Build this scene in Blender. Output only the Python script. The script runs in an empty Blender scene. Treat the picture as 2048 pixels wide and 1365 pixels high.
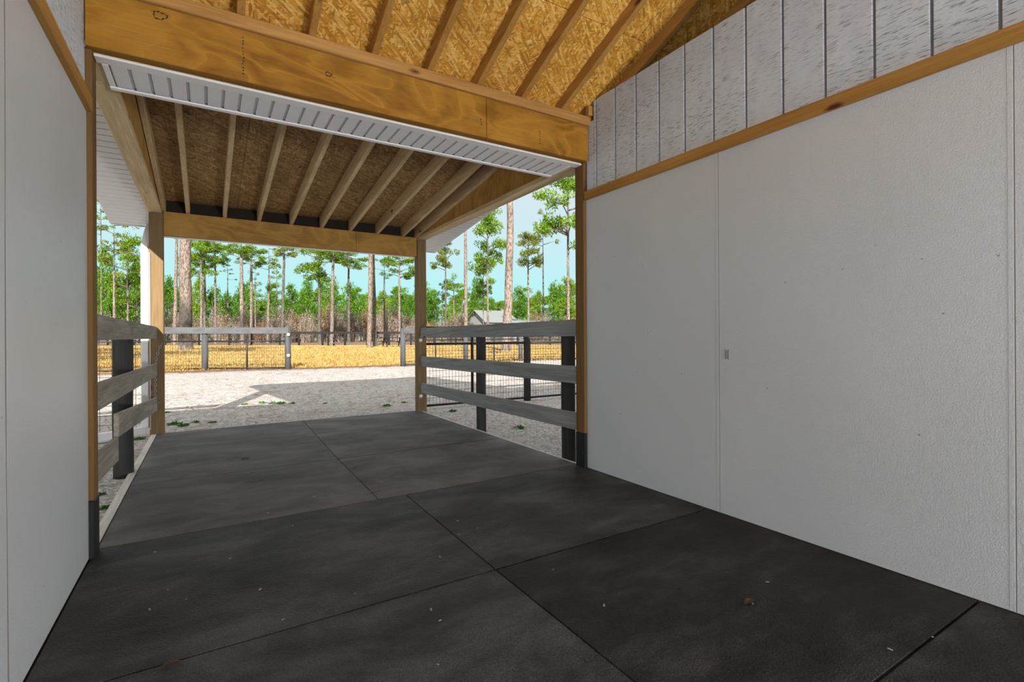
import bpy, bmesh, math, random
from mathutils import Vector, Matrix, noise as mnoise
rnd = random.Random(11)
scene = bpy.context.scene
COL = scene.collection
# ------------------------------------------------------------------ camera, sky, sun, exposure
TH, ROLL, FPX = 0.549723, 0.0055, 995.3
Fv = Vector((math.sin(TH), math.cos(TH), 0)); Rv = Vector((math.cos(TH), -math.sin(TH), 0)); Uv = Vector((0, 0, 1))
cam = bpy.data.cameras.new('camera'); camo = bpy.data.objects.new('camera', cam); COL.objects.link(camo)
cam.sensor_width = 36; cam.lens = FPX / 2048 * 36; cam.shift_y = -8.2 / 2048; cam.clip_end = 600; cam.clip_start = .02
cr, sr = math.cos(ROLL), math.sin(ROLL)
cx_, cy_ = Rv * cr - Uv * sr, Rv * sr + Uv * cr
M4 = Matrix((cx_, cy_, -Fv)).transposed().to_4x4(); M4.translation = Vector((0, 0, 1.0)); camo.matrix_world = M4
scene.camera = camo
vs = scene.view_settings
vs.view_transform = 'Standard'; vs.look = 'None'; vs.gamma = 1; vs.use_curve_mapping = False; vs.exposure = 0.0
SUN_DIR = Vector((0.365, 1.0, -0.51)).normalized()
sun = bpy.data.lights.new('sun', 'SUN'); suno = bpy.data.objects.new('sun', sun); COL.objects.link(suno)
sun.energy = 9.8; sun.angle = 0.009; sun.color = (1.0, .93, .83)
suno.rotation_euler = SUN_DIR.to_track_quat('-Z', 'Y').to_euler(); suno.location = (-10, -30, 20)
world = bpy.data.worlds.new('sky'); scene.world = world; world.use_nodes = True
wt = world.node_tree; wt.nodes.clear()
wo = wt.nodes.new('ShaderNodeOutputWorld'); wb = wt.nodes.new('ShaderNodeBackground'); wr = wt.nodes.new('ShaderNodeValToRGB')
wc = wt.nodes.new('ShaderNodeTexCoord'); wx = wt.nodes.new('ShaderNodeSeparateXYZ')
wt.links.new(wc.outputs['Generated'], wx.inputs[0]); wt.links.new(wx.outputs['Z'], wr.inputs[0]); wt.links.new(wr.outputs[0], wb.inputs[0]); wt.links.new(wb.outputs[0], wo.inputs[0])
e = wr.color_ramp.elements
e[0].position = 0.0; e[0].color = (.52, .90, .92, 1); e[1].position = 1.0; e[1].color = (1.05, 1.0, .96, 1)
q = e.new(.10); q.color = (.50, .91, .93, 1)
q = e.new(.17); q.color = (.60, .86, .91, 1)
q = e.new(.27); q.color = (.68, .81, .88, 1)
q = e.new(.45); q.color = (1.0, .97, .94, 1)
wb.inputs[1].default_value = 1.0
# unseen fill lights behind the camera, added to brighten the aisle and porch ceiling
def fill_light(x, y, z, power):
    l = bpy.data.lights.new('fill_light', 'POINT'); o = bpy.data.objects.new('fill_light', l); COL.objects.link(o)
    l.shadow_soft_size = .35; l.energy = power; l.color = (1, .985, .97); o.location = (x, y, z)
    return o
fill_light(2.02, -3.6, .38, 700)
fill_light(-.05, -2.0, 2.3, 34)

# ------------------------------------------------------------------ node helpers
class N:
    def __init__(s, name):
        s.m = bpy.data.materials.new(name); s.m.use_nodes = True; s.t = s.m.node_tree; s.t.nodes.clear()
        s.out = s.t.nodes.new('ShaderNodeOutputMaterial'); s.b = s.t.nodes.new('ShaderNodeBsdfPrincipled')
        s.t.links.new(s.b.outputs[0], s.out.inputs[0]); s.tc = s.t.nodes.new('ShaderNodeTexCoord')
    def n(s, typ, ins=None, **kw):
        nd = s.t.nodes.new('ShaderNode' + typ)
        for k, v in kw.items(): setattr(nd, k, v)
        for k, v in (ins or {}).items(): s.put(nd.inputs[k], v)
        return nd
    def put(s, sock, v):
        if hasattr(v, 'links') or isinstance(v, bpy.types.NodeSocket): s.t.links.new(v, sock)
        else: sock.default_value = v
    def coords(s, kind='Object', scale=(1, 1, 1), rot=(0, 0, 0), rand=0.0):
        v = s.tc.outputs[kind]
        if rand:
            oi = s.n('ObjectInfo'); mu = s.n('Math', {0: oi.outputs['Random'], 1: rand}, operation='MULTIPLY')
            v = s.n('VectorMath', {0: v, 1: mu.outputs[0]}, operation='ADD').outputs[0]
        if any(rot): v = s.n('Mapping', {'Vector': v, 'Rotation': rot}).outputs[0]
        return s.n('Mapping', {'Vector': v, 'Scale': scale}).outputs[0]
    def noise(s, v, scale=5, detail=4, rough=.55, dist=0):
        return s.n('TexNoise', {'Vector': v, 'Scale': scale, 'Detail': detail, 'Roughness': rough, 'Distortion': dist})
    def ramp(s, f, stops, interp='LINEAR'):
        r = s.n('ValToRGB', {0: f}); el = r.color_ramp.elements; r.color_ramp.interpolation = interp
        while len(el) > 1: el.remove(el[-1])
        for i, (p, c) in enumerate(stops):
            if not isinstance(c, (tuple, list)): c = (c, c, c)
            x = el[0] if i == 0 else el.new(p)
            x.position = p; x.color = (*c[:3], 1)
        return r.outputs[0]
    def mix(s, f, a, b, mode='MIX'):
        m = s.n('Mix', data_type='RGBA', blend_type=mode)
        for i, v in ((0, f), (6, a), (7, b)):
            if isinstance(v, (tuple, list)): v = (*v[:3], 1)
            s.put(m.inputs[i], v)
        return m.outputs[2]
    def math(s, op, a, b=0.0):
        return s.n('Math', {0: a, 1: b}, operation=op).outputs[0]
    def bump(s, h, strength=.3, dist=.01):
        b = s.n('Bump', {'Height': h, 'Strength': strength, 'Distance': dist}); s.t.links.new(b.outputs[0], s.b.inputs['Normal'])
    def fin(s, col, rough=.7, spec=.3):
        s.put(s.b.inputs['Base Color'], (*col, 1) if isinstance(col, tuple) else col)
        s.put(s.b.inputs['Roughness'], rough); s.b.inputs['Specular IOR Level'].default_value = spec
        return s.m

def plain(name, col, rough=.6, spec=.3, metal=0):
    k = N(name); m = k.fin(col, rough, spec); k.b.inputs['Metallic'].default_value = metal; return m

def wood(name, c1, c2, axis='Y', knots=True, dark=(.10, .05, .02), speck=0.0, grain=1.0):
    k = N(name)
    def sc(al, ac): return tuple(al if a == axis else ac for a in 'XYZ')
    big = k.noise(k.coords(scale=sc(.9, 9), rand=31), 1.0, 5, .6, 1.2)
    col = k.ramp(big.outputs[0], [(.30, c1), (.68, c2)])
    fine = k.noise(k.coords(scale=sc(2.5, 110), rand=31), 1.0, 3, .7)
    f = k.ramp(fine.outputs[0], [(.35, .62), (.62, 1.05)])
    col = k.mix(.55 * grain, col, f, 'MULTIPLY')
    if knots:
        vo = k.n('TexVoronoi', {'Vector': k.coords(scale=sc(2.1, 5.0), rand=31), 'Scale': 1.0, 'Randomness': 1.0})
        kn = k.ramp(vo.outputs['Distance'], [(.05, 1.0), (.11, 0.0)])
        col = k.mix(kn, col, dark)
    if speck:
        s2 = k.noise(k.coords(scale=(60, 60, 60)), 1.0, 2, .5)
        col = k.mix(k.ramp(s2.outputs[0], [(.66, 0.0), (.74, speck)]), col, (.03, .02, .015))
    k.bump(fine.outputs[0], .25, .002)
    return k.fin(col, .75, .2)

def plywood(name, c0, c1, c2, axis='X'):
    k = N(name)
    def sc(al, ac): return tuple(al if a == axis else ac for a in 'XYZ')
    w = k.noise(k.coords(scale=sc(1.1, 3.2)), 1.0, 3, .5, .6)
    band = k.math('FRACT', k.math('MULTIPLY', w.outputs[0], 9.0))
    col = k.ramp(band, [(0, c1), (.45, c0), (.75, c1), (1, c2)])
    blot = k.noise(k.coords(scale=sc(1.3, 2.5)), 1.6, 5, .6)
    col = k.mix(k.ramp(blot.outputs[0], [(.42, 0.0), (.62, .75)]), col, c2)
    fine = k.noise(k.coords(scale=sc(5, 120)), 1.0, 3, .7)
    col = k.mix(.45, col, k.ramp(fine.outputs[0], [(.35, .7), (.65, 1.08)]), 'MULTIPLY')
    vo = k.n('TexVoronoi', {'Vector': k.coords(scale=sc(1.6, 3.0)), 'Scale': 1.0})
    ring = k.ramp(vo.outputs['Distance'], [(.0, .15), (.05, .3), (.07, .85), (.09, 0.0)])
    gate = k.ramp(k.noise(k.coords(scale=sc(.9, .9)), 1.0, 0).outputs[0], [(.5, 0.0), (.56, 1.0)])
    col = k.mix(k.math('MULTIPLY', ring, gate), col, (.06, .03, .01))
    return k.fin(col, .6, .25)

def osb(name, c0, c1, c2, dark, spots=.5):
    k = N(name); col = None; hs = None
    for i, a in enumerate((.2, .95, 1.65, 2.5)):
        v = k.n('TexVoronoi', {'Vector': k.coords(scale=(12, 85, 20), rot=(0, 0, a)), 'Scale': 1.0})
        sep = k.n('SeparateColor', {0: v.outputs['Color']})
        c = k.ramp(sep.outputs[0], [(0, c0), (.5, c1), (1, c2)])
        if col is None: col = c; hs = sep.outputs[1]
        else:
            g = k.math('GREATER_THAN', sep.outputs[2], .55)
            col = k.mix(g, col, c)
    n2 = k.noise(k.coords(scale=(14, 70, 20), rot=(0, 0, .2)), 1.0, 3, .7, .8)
    col = k.mix(.7, col, k.ramp(n2.outputs[0], [(.33, .74), (.62, 1.25)]), 'MULTIPLY')
    big = k.noise(k.coords(scale=(1, 1, 1)), 1.3, 3, .6)
    col = k.mix(k.ramp(big.outputs[0], [(.45, 0.0), (.75, .45)]), col, dark)
    sp = k.noise(k.coords(scale=(11, 26, 12)), 1.0, 2, .6)
    col = k.mix(k.ramp(sp.outputs[0], [(.66, 0.0), (.72, spots)]), col, (.03, .018, .008))
    k.bump(hs, .15, .003)
    return k.fin(col, .75, .2)

M = {}
M['osb_barn'] = osb('osb sheathing honey', (.49, .225, .026), (.74, .37, .056), (.95, .63, .19), (.30, .115, .014), .45)
M['osb_porch'] = osb('osb sheathing weathered', (.23, .13, .048), (.36, .215, .083), (.58, .37, .17), (.12, .068, .028), .9)
M['pine_barn'] = wood('pine rafter honey', (.42, .20, .045), (.60, .32, .085), 'Y', True, (.12, .05, .015), .0)
M['pine_plate'] = wood('pine plate', (.44, .22, .06), (.62, .34, .11), 'X', True, (.12, .05, .015))
M['pine_porch'] = wood('pine rafter weathered', (.58, .42, .22), (.84, .65, .39), 'Y', True, (.14, .08, .035), .5)
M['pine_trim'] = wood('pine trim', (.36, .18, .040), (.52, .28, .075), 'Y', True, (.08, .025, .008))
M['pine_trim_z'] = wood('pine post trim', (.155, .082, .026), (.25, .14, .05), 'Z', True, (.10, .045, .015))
M['ply'] = plywood('header plywood', (.26, .112, .010), (.365, .165, .017), (.49, .24, .031))
M['ply_porch'] = plywood('porch header plywood', (.35, .18, .035), (.46, .245, .05), (.56, .31, .075))
M['ply_side'] = plywood('gusset plywood', (.36, .19, .045), (.48, .265, .065), (.58, .34, .095), 'Z')
M['ply_edge'] = wood('header underside', (.30, .14, .02), (.40, .19, .035), 'X', False)
M['post'] = wood('treated post', (.18, .122, .064), (.29, .192, .088), 'Z', True, (.06, .045, .035))
M['board_warm'] = wood('weathered board warm', (.22, .195, .17), (.48, .42, .355), 'Y', True, (.05, .043, .036), .3, 1.3)
M['board_cool'] = wood('weathered board grey', (.25, .25, .25), (.42, .417, .41), 'Y', True, (.04, .04, .04), .3, 1.2)
M['round_post'] = wood('dark stained round post', (.035, .035, .034), (.075, .073, .070), 'Z', False)
M['far_board'] = wood('grey painted board', (.085, .092, .10), (.135, .145, .155), 'X', False)
M['far_post'] = wood('grey painted post', (.06, .066, .074), (.105, .115, .125), 'Z', False)
M['black_fence'] = plain('black stained fence', (.016, .017, .019), .8)
M['black_tube'] = plain('black steel tube', (.02, .02, .022), .45, .4)
M['wire'] = plain('galvanised wire', (.075, .07, .065), .5, .4)
M['chain'] = plain('galvanised chain', (.42, .42, .41), .4, .5, .7)
M['cap'] = plain('white plastic insulator', (.80, .78, .76), .45, .4)
M['vinyl'] = plain('white vinyl', (.88, .87, .87), .45, .35)
M['joint'] = plain('joint filler', (.24, .225, .20), .8)
M['groove'] = plain('slat groove', (.16, .155, .15), .8)
M['vinyl_dark'] = plain('soffit groove shadow gap', (.60, .59, .60), .6)
M['alum'] = plain('white aluminium downspout', (.82, .82, .83), .35, .45)
M['shingle'] = plain('grey roof', (.16, .16, .17), .9)
M['dark'] = plain('dark stall interior', (.10, .09, .08), .9)
M['sticker'] = plain('paper sticker', (.62, .62, .61), .6)
M['ink'] = plain('black ink', (.03, .03, .03), .6)
M['stain'] = plain('spray foam dust', (.52, .38, .26), .9)

def mk_perf():
    k = N('perforated vinyl soffit'); v = k.coords(scale=(95, 95, 95), rot=(0, 0, .78))
    f = k.n('VectorMath', {0: v}, operation='FRACTION').outputs[0]
    d = k.n('VectorMath', {0: f, 1: (.5, .5, .5)}, operation='SUBTRACT').outputs[0]
    d = k.n('VectorMath', {0: d, 1: (1, 1, 0)}, operation='MULTIPLY').outputs[0]
    l = k.n('VectorMath', {0: d}, operation='LENGTH').outputs['Value']
    col = k.mix(k.ramp(l, [(.15, 1.0), (.23, 0.0)]), (.90, .89, .90), (.42, .41, .40))
    return k.fin(col, .5, .3)
M['perf'] = mk_perf()

def mk_frp():
    k = N('white pebbled wall panel')
    nz = k.noise(k.coords(scale=(1, 1, 1)), 170, 2, .5)
    big = k.noise(k.coords(scale=(1, .8, .6)), 1.1, 3, .5)
    col = k.ramp(big.outputs[0], [(.3, (.575, .605, .64)), (.7, (.65, .68, .715))])
    sp = k.n('TexVoronoi', {'Vector': k.coords(scale=(7, 7, 9)), 'Scale': 1.0})
    col = k.mix(k.ramp(sp.outputs['Distance'], [(.025, .8), (.04, 0.0)]), col, (.25, .24, .23))
    k.bump(nz.outputs[0], .35, .004)
    return k.fin(col, .42, .35)
M['frp'] = mk_frp()

def mk_siding():
    k = N('whitewashed grooved siding')
    st = k.noise(k.coords(scale=(6, 18, 190)), 1.0, 4, .65)
    pat = k.noise(k.coords(scale=(1, 3.0, 2.0)), 1.8, 3, .6)
    msk = k.math('MULTIPLY', k.ramp(st.outputs[0], [(.54, 0.0), (.62, 1.0)]), k.ramp(pat.outputs[0], [(.36, .12), (.58, 1.0)]))
    base = k.noise(k.coords(scale=(1, 4, 1.5)), 2.5, 4, .6)
    col = k.ramp(base.outputs[0], [(.3, (.62, .70, .79)), (.7, (.71, .79, .88))])
    col = k.mix(k.math('MULTIPLY', msk, .75), col, (.10, .10, .105))
    k.bump(st.outputs[0], .4, .003)
    return k.fin(col, .8, .2)
M['siding'] = mk_siding()

def mk_rubber():
    k = N('black rubber mat')
    peb = k.n('TexVoronoi', {'Vector': k.coords(scale=(150, 150, 150)), 'Scale': 1.0})
    dust = k.noise(k.coords(scale=(1, 1, 1), rand=9), 2.0, 5, .6, .4)
    du2 = k.noise(k.coords(scale=(1.2, 3.0, 1), rand=5), 3.5, 4, .65, .3)
    f = k.math('ADD', k.math('MULTIPLY', dust.outputs[0], .6), k.math('MULTIPLY', du2.outputs[0], .4))
    col = k.ramp(f, [(.38, (.005, .0053, .0058)), (.50, (.019, .0198, .0215)), (.64, (.062, .0635, .067))])
    col = k.mix(.6, col, k.ramp(peb.outputs['Distance'], [(.15, 1.15), (.6, .55)]), 'MULTIPLY')
    k.bump(peb.outputs['Distance'], .9, .004)
    return k.fin(col, .62, .35)
M['rubber'] = mk_rubber()
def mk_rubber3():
    k = N('rubber mat with porch light painted in')
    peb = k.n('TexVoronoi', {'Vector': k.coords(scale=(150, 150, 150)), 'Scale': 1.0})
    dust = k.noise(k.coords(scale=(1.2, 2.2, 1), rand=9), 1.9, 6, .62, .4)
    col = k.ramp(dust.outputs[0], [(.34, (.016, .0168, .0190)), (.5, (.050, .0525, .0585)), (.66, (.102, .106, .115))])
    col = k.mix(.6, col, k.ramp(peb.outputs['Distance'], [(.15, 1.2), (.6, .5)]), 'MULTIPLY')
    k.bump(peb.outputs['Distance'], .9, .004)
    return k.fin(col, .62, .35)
M['rubber_mid'] = mk_rubber3()  # paler copy of the rubber: light from the porch put into its colour
def mk_rubber2():
    k = N('dusty rubber mat')
    peb = k.n('TexVoronoi', {'Vector': k.coords(scale=(150, 150, 150)), 'Scale': 1.0})
    dust = k.noise(k.coords(scale=(1, 1.6, 1), rand=9), 1.7, 6, .62, .5)
    col = k.ramp(dust.outputs[0], [(.32, (.062, .062, .064)), (.5, (.112, .112, .114)), (.66, (.17, .17, .172))])
    col = k.mix(.4, col, k.ramp(peb.outputs['Distance'], [(.15, 1.15), (.6, .6)]), 'MULTIPLY')
    k.bump(peb.outputs['Distance'], .35, .003)
    return k.fin(col, .7, .3)
M['rubber_dusty'] = mk_rubber2()

def mk_gravel():
    k = N('pale crushed gravel and sand')
    v = k.n('TexVoronoi', {'Vector': k.coords(scale=(38, 38, 38)), 'Scale': 1.0})
    sep = k.n('SeparateColor', {0: v.outputs['Color']})
    col = k.ramp(sep.outputs[0], [(0, (.30, .285, .27)), (.2, (.52, .50, .485)), (.7, (.68, .665, .65)), (1, (.82, .81, .80))])
    v2 = k.n('TexVoronoi', {'Vector': k.coords(scale=(90, 90, 90)), 'Scale': 1.0})
    col = k.mix(.7, col, k.ramp(v2.outputs['Distance'], [(.2, 1.1), (.8, .42)]), 'MULTIPLY')
    pn = k.noise(k.coords(scale=(3, 11, 1)), 1.0, 5, .68, .6)
    col = k.mix(k.ramp(pn.outputs[0], [(.54, 0.0), (.64, .6)]), col, (.34, .20, .11))
    dk = k.noise(k.coords(scale=(5, 12, 1)), 1.3, 4, .7)
    col = k.mix(k.ramp(dk.outputs[0], [(.60, 0.0), (.70, .6)]), col, (.16, .15, .14))
    lum = k.noise(k.coords(scale=(1, 1, 1)), 6, 5, .7)
    k.bump(k.math('ADD', k.math('MULTIPLY', v.outputs['Distance'], .5), lum.outputs[0]), .9, .03)
    return k.fin(col, .9, .15)
M['gravel'] = mk_gravel()

def mk_field():
    k = N('dormant golden grass field')
    a = k.noise(k.coords(scale=(1.2, 4, 1)), 2.2, 6, .72)
    b = k.noise(k.coords(scale=(.25, .8, 1)), 1.0, 4, .6)
    col = k.ramp(a.outputs[0], [(.3, (.32, .20, .065)), (.5, (.60, .42, .15)), (.7, (.78, .58, .25))])
    col = k.mix(k.ramp(b.outputs[0], [(.5, 0.0), (.68, .55)]), col, (.34, .27, .17))
    k.bump(a.outputs[0], .8, .06)
    return k.fin(col, .95, .1)
M['field'] = mk_field()
M['litter'] = plain('pine straw', (.24, .125, .055), .9, .1)

def mk_bark(name, c1, c2, dk, scorch=False):
    k = N(name)
    v = k.n('TexVoronoi', {'Vector': k.coords(scale=(14, 14, 5), rand=17), 'Scale': 1.0})
    n1 = k.noise(k.coords(scale=(3, 3, .7), rand=17), 1.0, 4, .6)
    col = k.ramp(n1.outputs[0], [(.3, c1), (.7, c2)])
    col = k.mix(k.ramp(v.outputs['Distance'], [(.35, 0.0), (.75, .8)]), col, dk)
    if scorch:                                   # fire scar: an uneven dark band low on the trunk
        z = k.n('SeparateXYZ', {0: k.coords()}).outputs['Z']; nn = k.noise(k.coords(scale=(2, 2, .9)), 1.0, 4, .6)
        h = k.math('ADD', z, k.math('MULTIPLY', nn.outputs[0], 2.2))
        col = k.mix(k.ramp(k.math('MULTIPLY', h, .1), [(.12, .1), (.27, .8), (.38, .75), (.48, 0.0)]), col, (.045, .043, .043))
    k.bump(v.outputs['Distance'], .8, .04)
    return k.fin(col, .9, .1)
M['bark'] = mk_bark('pine bark pinkish grey', (0.188, 0.150, 0.132), (0.323, 0.270, 0.243), (0.083, 0.063, 0.054))
M['bark_dark'] = mk_bark('pine bark grey', (0.105, 0.093, 0.086), (0.195, 0.173, 0.159), (0.045, 0.039, 0.036))
M['bark_scorched'] = mk_bark('fire scarred pine bark', (.188, .150, .132), (.323, .270, .243), (.083, .063, .054), True)

def mk_leaf(name, c1, c2, c3):
    k = N(name)
    geo = k.n('NewGeometry'); r = geo.outputs['Random Per Island']
    nz = k.noise(k.coords(scale=(1, 1, 1), rand=13), .9, 2, .5)
    col = k.ramp(k.math('ADD', k.math('MULTIPLY', r, .5), k.math('MULTIPLY', nz.outputs[0], .5)), [(.2, c1), (.5, c2), (.8, c3)])
    k.put(k.b.inputs['Base Color'], col); k.b.inputs['Roughness'].default_value = .6; k.b.inputs['Specular IOR Level'].default_value = .2
    tr = k.n('BsdfTranslucent', {'Color': col}); mx = k.n('MixShader', {0: .3, 1: k.b.outputs[0], 2: tr.outputs[0]})
    k.t.links.new(mx.outputs[0], k.out.inputs[0])
    return k.m
M['needle'] = mk_leaf('pine needles bright', (0.037, 0.094, 0.010), (0.119, 0.250, 0.013), (0.275, 0.388, 0.025))
M['needle_olive'] = mk_leaf('pine needles olive', (0.062, 0.081, 0.015), (0.156, 0.206, 0.025), (0.300, 0.325, 0.062))
M['leaf'] = mk_leaf('understory leaves', (.025, .08, .008), (.075, .21, .010), (.17, .31, .02))
M['brush'] = mk_leaf('bare winter brush', (0.146, 0.113, 0.094), (0.312, 0.254, 0.211), (0.527, 0.429, 0.351))
M['brush_rust'] = mk_leaf('rusty winter brush', (0.140, 0.073, 0.039), (0.280, 0.154, 0.084), (0.392, 0.252, 0.140))
M['weed'] = mk_leaf('weed leaves', (.02, .09, .02), (.05, .17, .03), (.13, .25, .03))
M['straw'] = mk_leaf('dry grass blades', (.24, .145, .040), (.44, .30, .095), (.62, .46, .18))
M['house_wall'] = plain('white house siding', (.36, .36, .36), .8)
M['house_roof'] = plain('pale grey shingle', (.20, .225, .23), .85)
M['glass'] = plain('dark window pane', (.08, .10, .12), .2, .5)
M['chip'] = plain('wood chip', (.40, .37, .33), .8)
M['twig'] = plain('dry twig', (.16, .13, .11), .9)
M['leaf_dry'] = plain('dry brown leaf', (.085, .05, .032), .8)

# ------------------------------------------------------------------ mesh helpers
def link(name, me, mats, parent=None, loc=(0, 0, 0)):
    o = bpy.data.objects.new(name, me); COL.objects.link(o)
    for m in (mats if isinstance(mats, (list, tuple)) else [mats]): me.materials.append(m)
    o.location = loc
    if parent: o.parent = parent
    return o
def to_obj(name, bm, mats, parent=None, smooth=False, origin=None):
    """bm in world coordinates; the object's origin goes to its base (or relative to its parent)."""
    bmesh.ops.recalc_face_normals(bm, faces=bm.faces[:])
    if parent is not None:
        off = world_loc(parent)
        for v in bm.verts: v.co -= off
        loc = (0, 0, 0)
    else:
        if origin is None:
            xs = [v.co for v in bm.verts]
            origin = Vector(((min(v.x for v in xs) + max(v.x for v in xs)) / 2, (min(v.y for v in xs) + max(v.y for v in xs)) / 2, min(v.z for v in xs)))
        else: origin = Vector(origin)
        for v in bm.verts: v.co -= origin
        loc = origin
    me = bpy.data.meshes.new(name); bm.to_mesh(me); bm.free()
    if smooth:
        for p in me.polygons: p.use_smooth = True
    return link(name, me, mats, parent, loc)
def world_loc(o):
    v = Vector(o.location)
    while o.parent: o = o.parent; v = v + Vector(o.location)
    return v
def tag(o, label=None, cat=None, group=None, kind=None):
    if label: o['label'] = label
    if cat: o['category'] = cat
    if group: o['group'] = group
    if kind: o['kind'] = kind
    return o
def thing(name, loc, label, cat, group=None):
    o = bpy.data.objects.new(name, None); COL.objects.link(o); o.location = loc; o.empty_display_size = .1
    return tag(o, label, cat, group)
def copy_tree(o, parent=None):
    c = o.copy(); COL.objects.link(c)
    if parent: c.parent = parent
    for ch in list(o.children): copy_tree(ch, c)
    return c
def hexa(bm, pts, mi=0, bev=0):
    """pts: 8 corners, bottom ring (4) then top ring (4)."""
    vs = [bm.verts.new(p) for p in pts]; fs = []
    for idx in ((3, 2, 1, 0), (4, 5, 6, 7), (0, 1, 5, 4), (1, 2, 6, 5), (2, 3, 7, 6), (3, 0, 4, 7)):
        f = bm.faces.new([vs[i] for i in idx]); f.material_index = mi; fs.append(f)
    if bev:
        ed = list({e for f in fs for e in f.edges})
        bmesh.ops.bevel(bm, geom=ed, offset=bev, segments=1, affect='EDGES', profile=.5)
    return vs
def box(bm, x0, x1, y0, y1, z0, z1, mi=0, bev=0):
    return hexa(bm, [(x0, y0, z0), (x1, y0, z0), (x1, y1, z0), (x0, y1, z0), (x0, y0, z1), (x1, y0, z1), (x1, y1, z1), (x0, y1, z1)], mi, bev)
def slope_box(bm, x0, x1, ya, yb, za, zb, h, mi=0, bev=0):
    """a stick along Y whose underside runs from za at ya to zb at yb, h high."""
    return hexa(bm, [(x0, ya, za), (x1, ya, za), (x1, yb, zb), (x0, yb, zb), (x0, ya, za + h), (x1, ya, za + h), (x1, yb, zb + h), (x0, yb, zb + h)], mi, bev)
def tube(bm, pts, r, seg=8, mi=0, caps=True, rad=None):
    rings = []; n = len(pts); pts = [Vector(p) for p in pts]; ov = (pts[-1] - pts[0]); ref = Vector((1, 0, 0)) if abs(ov.z) > .6 * ov.length else Vector((0, 0, 1))
    for i, p in enumerate(pts):
        t = (pts[min(i + 1, n - 1)] - pts[max(i - 1, 0)]).normalized()
        a = t.cross(ref)
        if a.length < .02: a = t.cross(Vector((.3, .9, .2)))
        a.normalize(); b = t.cross(a); rr = rad[i] if rad else r
        rings.append([bm.verts.new(p + a * math.cos(2 * math.pi * k / seg) * rr + b * math.sin(2 * math.pi * k / seg) * rr) for k in range(seg)])
    for i in range(n - 1):
        for k in range(seg):
            f = bm.faces.new((rings[i][k], rings[i][(k + 1) % seg], rings[i + 1][(k + 1) % seg], rings[i + 1][k])); f.material_index = mi; f.smooth = True
    if caps:
        bm.faces.new(rings[0]); bm.faces.new(rings[-1])
def BM(): return bmesh.new()
def boxo(name, mat, *a, parent=None, bev=.002, **k):
    bm = BM(); box(bm, *a, bev=bev); return to_obj(name, bm, mat, parent, **k)
def gz(x, y):                                   # height of the ground outside
    return -.03 + .0085 * min(max(y - 6.5, 0), 54)
def on_ground(px, py, dz=0.0):                  # photo pixel -> where that sight line meets the ground
    u, v = px - 1024, py - 674.3; u, v = u * 1 - v * ROLL, u * ROLL + v
    d = Fv + Rv * (u / FPX) - Uv * (v / FPX); t = 3.0
    for _ in range(60):
        p = Vector((0, 0, 1)) + d * t; t = (gz(p.x, p.y) + dz - 1) / d.z if d.z < -1e-4 else 100
    return Vector((0, 0, 1)) + d * t
def at_dist(px, dist):                          # ground point at camera depth dist in the direction of that column
    d = Fv + Rv * ((px - 1024) / FPX); p = d * dist; return Vector((p.x, p.y, gz(p.x, p.y)))

# ------------------------------------------------------------------ the setting
XL, XR = -.463, 2.466
RB = lambda y: 2.656 + .42 * (2.90 - y)         # underside of the barn rafters
RD = .088                                        # their depth
PB = lambda y: 2.36 + .1335 * (6.40 - y)        # underside of the porch rafters
PD = .14
YB = -5.2                                       # back end of the aisle
# floor slab
o = boxo('floor', plain('dusty concrete', (.05, .05, .05), .9), -.47, 2.475, YB - .5, 6.50, -.16, -.013, bev=0)
tag(o, kind='structure')
# ground outside : gravel yard, then field
def ground_grid(name, xs, ys, mat, fz):
    bm = BM()
    g = [[bm.verts.new((x, y, fz(x, y))) for x in xs] for y in ys]
    for j in range(len(ys) - 1):
        for i in range(len(xs) - 1): bm.faces.new((g[j][i], g[j][i + 1], g[j + 1][i + 1], g[j + 1][i]))
    o = to_obj(name, bm, mat, smooth=True, origin=(0, 0, 0)); return tag(o, kind='structure')
def frange(a, b, s):
    r = []; x = a
    while x < b - 1e-6: r.append(x); x += s
    return r + [b]
def edge_y(x):                                  # where gravel gives way to grass
    return 16.9 - .10 * (x - 2) + .25 * mnoise.noise(Vector((x * .6, 3, 0))) + .1 * mnoise.noise(Vector((x * 2.3, 9, 0)))
bm = BM(); xs = frange(-40, 60, .5); rows = []
ys = frange(-30, 2, 4) + frange(2.5, 16, .5)
for y in ys: rows.append([bm.verts.new((x, y, gz(x, y) + .012 * mnoise.noise(Vector((x * 1.3, y * 1.3, 0))))) for x in xs])
rows.append([bm.verts.new((x, max(edge_y(x), 16.3) if -8 < x < 14 else 17, gz(x, 16.9))) for x in xs])
for j in range(len(rows) - 1):
    for i in range(len(xs) - 1): bm.faces.new((rows[j][i], rows[j][i + 1], rows[j + 1][i + 1], rows[j + 1][i]))
tag(to_obj('ground', bm, M['gravel'], smooth=True, origin=(0, 0, 0)), kind='structure')
ground_grid('field', frange(-150, 220, 10), frange(15.8, 60, 2) + [80, 120, 200, 300], M['field'], lambda x, y: gz(x, y) - (.02 if y < 17 else 0))

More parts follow.
